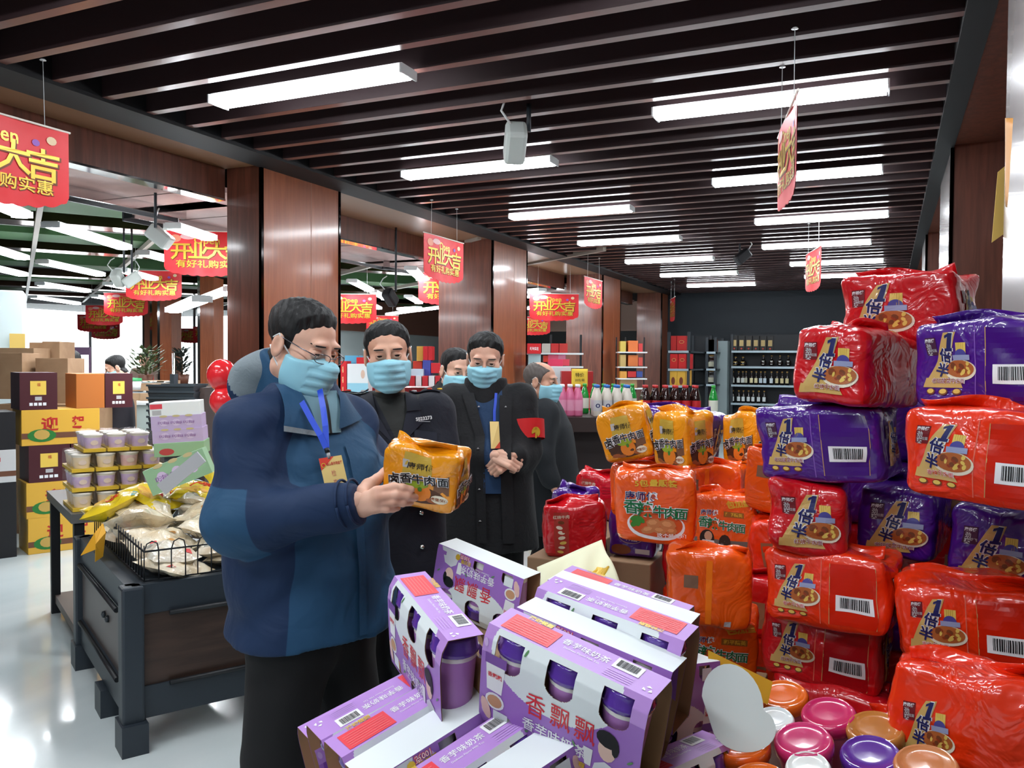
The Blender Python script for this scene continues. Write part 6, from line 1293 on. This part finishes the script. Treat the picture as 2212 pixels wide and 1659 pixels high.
# red carton stacks beside the walking man
def pr_q(b, pm): b.pell(.3, .35, .24, .4, pwhite, pm, .001, 16); b.ptext('Q', .3, .35, .4, M(RD), pm, .002, .03, 0, .6); [b.prect(-.8, .4-q*.2, -.05, .46-q*.2, M((236, 150, 150)), pm, .001) for q in range(3)]; b.prect(-.95, -.3, -.82, .1, M((214, 170, 60)), pm, .001); b.prect(.8, -.1, .9, .3, M((214, 170, 60)), pm, .001)
pxbox(1213, 802, 1281, 856, 6.8, (166, 36, 40), 'dark red carton with open front under the yellow paper', None)
pxbox(1192, 793, 1233, 840, 7.0, (206, 214, 216), 'silver carton with a dark letter mark behind the dark red one', pr_word('HC', (60, 80, 70), .5, -.1)); pxbox(1213, 850, 1286, 890, 6.7, (196, 28, 40), 'red carton with a white balloon mark, second from top', pr_q)
pxbox(1236, 888, 1290, 938, 6.5, (204, 28, 36), 'red carton with a grey picture on it, third from top', lambda b, pm: (b.prect(-.9, -.4, -.3, .5, silver, pm, .001), b.prect(-.8, -.3, -.4, .4, M((120, 140, 150)), pm, .002), b.prect(.1, .3, .6, .5, pwhite, pm, .001), b.prect(.2, -.2, .8, -.1, pwhite, pm, .001)))
pxbox(1200, 840, 1214, 892, 7.0, (190, 36, 44), 'narrow red carton left of the balloon mark carton'); pxbox(1206, 890, 1238, 940, 6.9, (190, 30, 40), 'red carton left of the picture carton'); pxbox(1222, 934, 1292, 962, 6.4, (176, 24, 34), 'lowest visible red carton of the stack')
b = MB(); p = PD(1250, 962, 6.5); b.span((-.2, 0, 0), (.16, .8, p[2]), M((120, 30, 36))); tag(b.build('pallet_box', None, (p[0], p[1], 0), (0, 0, RG)), 'dark red base under the red carton stack', 'carton')
pxbox(1143, 832, 1160, 1186, 7.0, (214, 178, 70), 'tall gold carton showing behind the walking man')
b = MB(); p = PD(1252, 800, 6.72); ww = .12; b.grid(lambda u, v: np.stack([(u-.5)*.13, -.012-.03*np.sin(v*3)*0-.004*np.sin(u*6), -v*.145+.012], 1), 6, 6, mat('paper_lemon', (240, 206, 70), .6))
pm = lambda q, l=0.0: np.stack([q[:, 0]*.06, -.02-l+0*q[:, 0], -.06+q[:, 1]*.06], 1); b.ptext('特价', 0, .4, .6, pblack, pm, .001); b.ptext('20元/箱', 0, -.3, .4, pblack, pm, .001); o = b.build('paper_sign', None, p, (0, 0, RG)); o.modifiers.new('t', 'SOLIDIFY').thickness = .001; tag(o, 'yellow paper sign with writing on the dark red carton', 'paper sign')
# goods in the gap before the fourth pillar
for i, (x0, y0, x1, y1, c, w) in enumerate(((1340, 737, 1352, 761, (216, 190, 90), ''), (1357, 736, 1378, 760, (226, 120, 60), 'left'), (1379, 742, 1388, 760, (206, 60, 60), ''), (1340, 766, 1352, 792, (206, 176, 110), ''), (1357, 767, 1378, 791, (220, 120, 60), ''), (1379, 772, 1388, 790, (210, 80, 70), ''), (1340, 802, 1354, 818, (226, 160, 70), ''), (1356, 802, 1374, 815, (206, 50, 50), ''), (1375, 802, 1388, 815, (60, 80, 150), ''), (1340, 820, 1376, 838, (178, 140, 100), ''))):
    pxbox(x0, y0, x1, y1, 13.5, c, 'box on the shelves before the fourth pillar, %s shelf, %s' % (('top', 'top', 'top', 'middle', 'middle', 'middle', 'lower', 'lower', 'lower', 'lowest')[i], ('left', 'centre', 'right', 'left', 'centre', 'right', 'left', 'centre', 'right', 'wide kraft one')[i]))
p = PD(1364, 762, 13.45); b = MB()
for z in [float(PD(1364, q, 13.5)[2]) for q in (760, 792, 817, 838)]: b.span((-.22, -.05, z-.02), (.25, .3, z), white)
for x in (-.22, -.07, .24): b.span((x, .28, 0), (x+.02, .3, 2.0), black)
tag(b.build('shelf_rack', None, (p[0], p[1], 0), (0, 0, RG)), 'white shelf rack seen before the fourth pillar', 'shelf')
# soft drinks on a low table
dt = empty('drinks_table', PD(1390, 905, 5.9)*np.array([1, 1, 0])); tag(dt, 'dark low table carrying rows of soft drink bottles', 'table')
zt = float(PD(1390, 898, 5.9)[2]); b = MB(); b.span((-.62, -.22, zt-.1), (.5, .6, zt), M((52, 40, 38))); b.build('tabletop', dt, (0, 0, 0), (0, 0, RG)); b = MB(); b.span((-.5, -.1, 0), (.4, .5, zt-.1), M((40, 32, 32))); b.build('base', dt, (0, 0, 0), (0, 0, RG))
def bottle(name, body, label_c, capc, h=.22, r=.032, lb=None, dark=False):
    o = MB(); o.lathe([(0, 0), (r*.9, 0), (r, .01), (r, h*.55), (r*.98, h*.6), (r*.8, h*.72), (r*.42, h*.88), (r*.4, h*.92)], body, n=14); o = o.build(name)
    l = MB(); l.lathe([(r*1.02, h*.18), (r*1.02, h*.52)], label_c, n=14)
    if lb: l.ptext(lb, 0, 0, r*1.2, navy, lambda p, q=0.0: np.stack([p[:, 0], -np.sqrt(np.maximum(1e-9, (r*1.04)**2-p[:, 0]**2))-q, h*.35+p[:, 1]], 1), .0005, .04)
    l.build('label', o); c = MB(); c.cyl((0, 0, h*.91), (0, 0, h), r*.46, capc, n=12); c.build('cap', o); return o
gm = mat('bottle_green', (30, 150, 60), .1, coat=.8); kinds = [
 ('pink', bottle('drink_bottle', M((226, 120, 160), .3), M((236, 160, 190)), pwhite), 3, 3, -.58, 0, .055), ('white yoghurt', bottle('drink_bottle', M((226, 218, 206), .3), M((206, 204, 206)), M((40, 110, 190)), lb='O'), 4, 3, -.34, -.04, .07), ('cola', bottle('drink_bottle', mat('cola', (40, 18, 16), .1, coat=.8), M((196, 40, 44)), M((200, 50, 50))), 6, 2, .0, .0, .07), ('green lemon', bottle('drink_bottle', gm, M((230, 236, 220)), M((60, 170, 70))), 6, 1, -.4, .32, .07)]
for nm, pr0, nx, ny, x0, y0, sp in kinds:
    f = True
    for j in range(ny):
        for i in range(nx):
            o = pr0 if f else copy_tree(pr0); f = False; x, y = x0+i*sp, y0+j*sp-.1
            o.location = (dt.location.x+x*math.cos(RG)-y*math.sin(RG), dt.location.y+x*math.sin(RG)+y*math.cos(RG), zt); o.rotation_euler = (0, 0, RG)
            tag(o, '%s drink bottle on the low table, %s from the left in row %s' % (nm, ORD[i].replace('nearest', 'first'), ORD[j].replace('nearest', 'first')), 'bottle', '%s bottles' % nm)
o = copy_tree(kinds[3][1]); x, y = .48, -.05; o.location = (dt.location.x+x*math.cos(RG)-y*math.sin(RG), dt.location.y+x*math.sin(RG)+y*math.cos(RG), zt); tag(o, 'single green lemon drink bottle at the right end of the low table', 'bottle', 'green lemon bottles')
# ================================================================== liquor racks at the end of the aisle
shelf_m = mat('shelf_pale_edge', (176, 196, 206), .25, metal=.3)
def rack(name, x0, x1, y0, y1, zs, top, label, sides=True):
    r = empty(name, ((x0+x1)/2, (y0+y1)/2, 0)); tag(r, label, 'shelf'); oo = tuple(-r.location)
    b = MB(); b.span((x0, y1-.03, 0), (x1, y1, top), M((24, 30, 36))); b.build('back_panel', r, oo)
    for x in (x0, x1-.05):
        for y in (y0, y1-.05): b = MB(); b.span((x, y, 0), (x+.05, y+.05, top), dkgrey); b.build('post', r, oo)
    for z in zs: b = MB(); b.span((x0, y0, z-.03), (x1, y1, z), dkgrey); b.span((x0+.02, y0-.01, z-.035), (x1-.02, y0, z+.005), shelf_m); b.build('shelf_board', r, oo)
    return r
yb = 16.85
xa, xb = float(PY(1578, 760, yb)[0]), .9
zz = [float(PY(1640, q, yb)[2]) for q in (758, 792, 832, 872)]
rack('liquor_rack', xa, xb, yb, 17.25, zz+[.35], float(PY(1600, 722, yb)[2]), 'dark liquor rack along the dark back wall with pale shelf edges')
bk_b = mat('liquor_dark', (28, 22, 20), .15, coat=.7); gl = mat('liquor_gold', (180, 140, 70), .3, coat=.5)
def liquor(h, r, lc, shape=0):
    o = MB()
    if shape: o.lathe([(0, 0), (r*1.2, 0), (r*1.6, h*.25), (r*1.5, h*.45), (r*.6, h*.65), (r*.45, h*.85)], bk_b, n=12)
    else: o.lathe([(0, 0), (r, 0), (r, h*.6), (r*.4, h*.75), (r*.38, h*.9)], bk_b, n=12)
    o = o.build('liquor_bottle'); l = MB(); l.prect(-.8, .15, .8, .5, M(lc), lambda p, q=0.0: np.stack([p[:, 0]*r*.95, -r*(1.5 if shape else 1.03)*np.sqrt(np.maximum(.05, 1-(p[:, 0]*.75)**2)), p[:, 1]*h], 1), 0, 4); l.build('label', o); c = MB(); c.cyl((0, 0, h*.9), (0, 0, h), r*.42, gl, n=8); c.build('cap', o); return o
lq = {}
def put_bottle(px, z, y, h, r, lc, lb, shape=0):
    k = (h, r, lc, shape); o = lq.get(k)
    if o is None: o = lq[k] = liquor(h, r, lc, shape)
    else: o = copy_tree(o)
    o.location = (float(PY(px, 780, y)[0]), y, z); tag(o, lb, 'bottle', 'liquor bottles on the back rack')
for i, px in enumerate((1589, 1605)): put_bottle(px, zz[1], 16.98, .19, .05, (214, 180, 100), 'round gold labelled jug on the second shelf of the back rack, %s' % ('left', 'right')[i], 1)
for i, px in enumerate((1649, 1667, 1685, 1703)): put_bottle(px, zz[1]+.01, 16.98, .21, .035, (226, 226, 220), 'squat white labelled bottle on the second shelf, %s from the left' % ORD[i].replace('nearest', 'first'), 1)
for i, (px, c) in enumerate(((1584, (200, 206, 200)), (1596, (200, 206, 200)), (1605, (200, 206, 200)), (1612, (170, 170, 150)), (1624, (226, 216, 170)), (1634, (226, 216, 170)), (1644, (190, 206, 216)), (1653, (190, 206, 216)), (1667, (206, 216, 220)), (1679, (206, 196, 150)), (1690, (206, 196, 150)), (1701, (206, 196, 150)))): put_bottle(px, zz[2], 16.98, .27, .04, c, 'dark bottle on the third shelf of the back rack, %s from the left' % ORD[i].replace('nearest', 'first'))
for i, px in enumerate((1584, 1597, 1607, 1618, 1628, 1640, 1652)): put_bottle(px, zz[3], 16.98, .25, .04, (206, 216, 216), 'dark bottle on the fourth shelf of the back rack, %s from the left' % ORD[i].replace('nearest', 'first'))
for i in range(6):
    px = 1586+i*15.5; simple_box('liquor_box', (px, 755), .13, .1, .3, M((34, 34, 34)), 16.55, 0, 'black liquor box with a gold panel on the top shelf, %s from the left' % ORD[i].replace('nearest', 'first'), 'box', lambda b, pm: (b.prect(-.6, -.35, .6, .45, M((206, 180, 120)), pm, .001), b.pell(0, -.68, .3, .12, M((196, 70, 50)), pm, .001, 8)), 0, 'black liquor boxes', z=zz[0])
for i in range(3): simple_box('liquor_box', (1680+i*15, 755), .135, .1, .33, M((206, 200, 186)), 16.55, 0, 'cream liquor box on the top shelf, %s from the left' % ORD[i].replace('nearest', 'first'), 'box', pr_word('*', (90, 80, 70), .4, .5), 0, 'cream liquor boxes', z=zz[0])
b = MB(); xc = float(PY(1566, 780, 16.9)[0]); b.span((xc-.12, 16.6, 0), (xc+.1, 17.3, 2.02), mat('pilaster_grey', (128, 142, 144), .6)); st(b.build('column_15'))
# side rack on the left, end face to the aisle
yr = 14.9; xl, xm = float(PY(1441, 780, yr)[0]), float(PY(1490, 780, yr)[0]); zr = [float(PY(1465, q, yr)[2]) for q in (758, 797, 833)]
rack('side_rack', xl, xm, yr, 17.0, zr+[.5], float(PY(1465, 717, yr)[2]), 'dark side rack with red gift boxes left of the grey pilaster')
xm2 = float(PY(1556, 780, 16.6)[0]); rack('side_rack', xm+.02, xm2, 16.2, 17.0, [z for z in zr]+[.45], 2.08, 'dark rack deeper in the corner beside the side rack')
def pr_oval(b, pm): b.pell(0, .2, .55, .22, gold_p, pm, .001, 14); b.pell(0, .2, .45, .16, M((170, 30, 30)), pm, .002, 14)
for i, (a, w, z, c, pr, lb) in enumerate(((.04, .1, zr[0], (176, 36, 36), None, 'narrow red gift box on the side rack top shelf'), (.15, .17, zr[0], (184, 38, 38), pr_oval, 'red gift box with an oval on the side rack top shelf'), (.03, .14, zr[1], (196, 34, 36), pr_oval, 'red gift box with an oval on the second shelf, left'), (.18, .14, zr[1], (196, 34, 36), pr_oval, 'red gift box with an oval on the second shelf, middle'), (.33, .09, zr[1], (180, 30, 34), None, 'narrow red gift box on the second shelf, right'), (.02, .14, zr[2], (214, 166, 60), lambda b, pm: b.pell(0, -.4, .5, .5, M((110, 50, 30)), pm, .001, 12), 'gold box with a brown jar picture, left'), (.165, .14, zr[2], (214, 166, 60), lambda b, pm: b.pell(0, -.4, .5, .5, M((110, 50, 30)), pm, .001, 12), 'gold box with a brown jar picture, right'), (.31, .09, zr[2], (200, 150, 56), None, 'plain gold box on the third shelf of the side rack'))):
    b = MB(); h = .27 if z != zr[2] else .28; b.box((0, .06, h/2), (w, .12, h), M(c, .4)); pr and pr(b, flat((0, -.0005, h/2), (w/2, 0, 0), (0, 0, h/2))); tag(b.build('liquor_box', None, (xl+.02+a+w/2, yr+.02, z)), lb, 'box')
for i in range(9):
    x = xm+.08+i*(xm2-xm-.12)/9
    for j, z in enumerate(zr[:3]):
        if j == 0: simple_box('liquor_box', (1500, 755), .08, .1, .24, M(((150, 40, 36), (200, 170, 90), (120, 60, 40))[i % 3]), 16, 0, 'small liquor box on the corner rack top shelf, %s from the left' % ORD[i].replace('nearest', 'first'), 'box', None, 0, 'corner rack boxes', z=z); o = COL.objects[-1]; o.location.x, o.location.y = x, 16.3
        else: o = copy_tree(list(lq.values())[3]); o.location = (x, 16.32, z); tag(o, 'dark bottle on the corner rack, %s shelf, %s from the left' % (('second', 'third')[j-1], ORD[i].replace('nearest', 'first')), 'bottle', 'corner rack bottles')
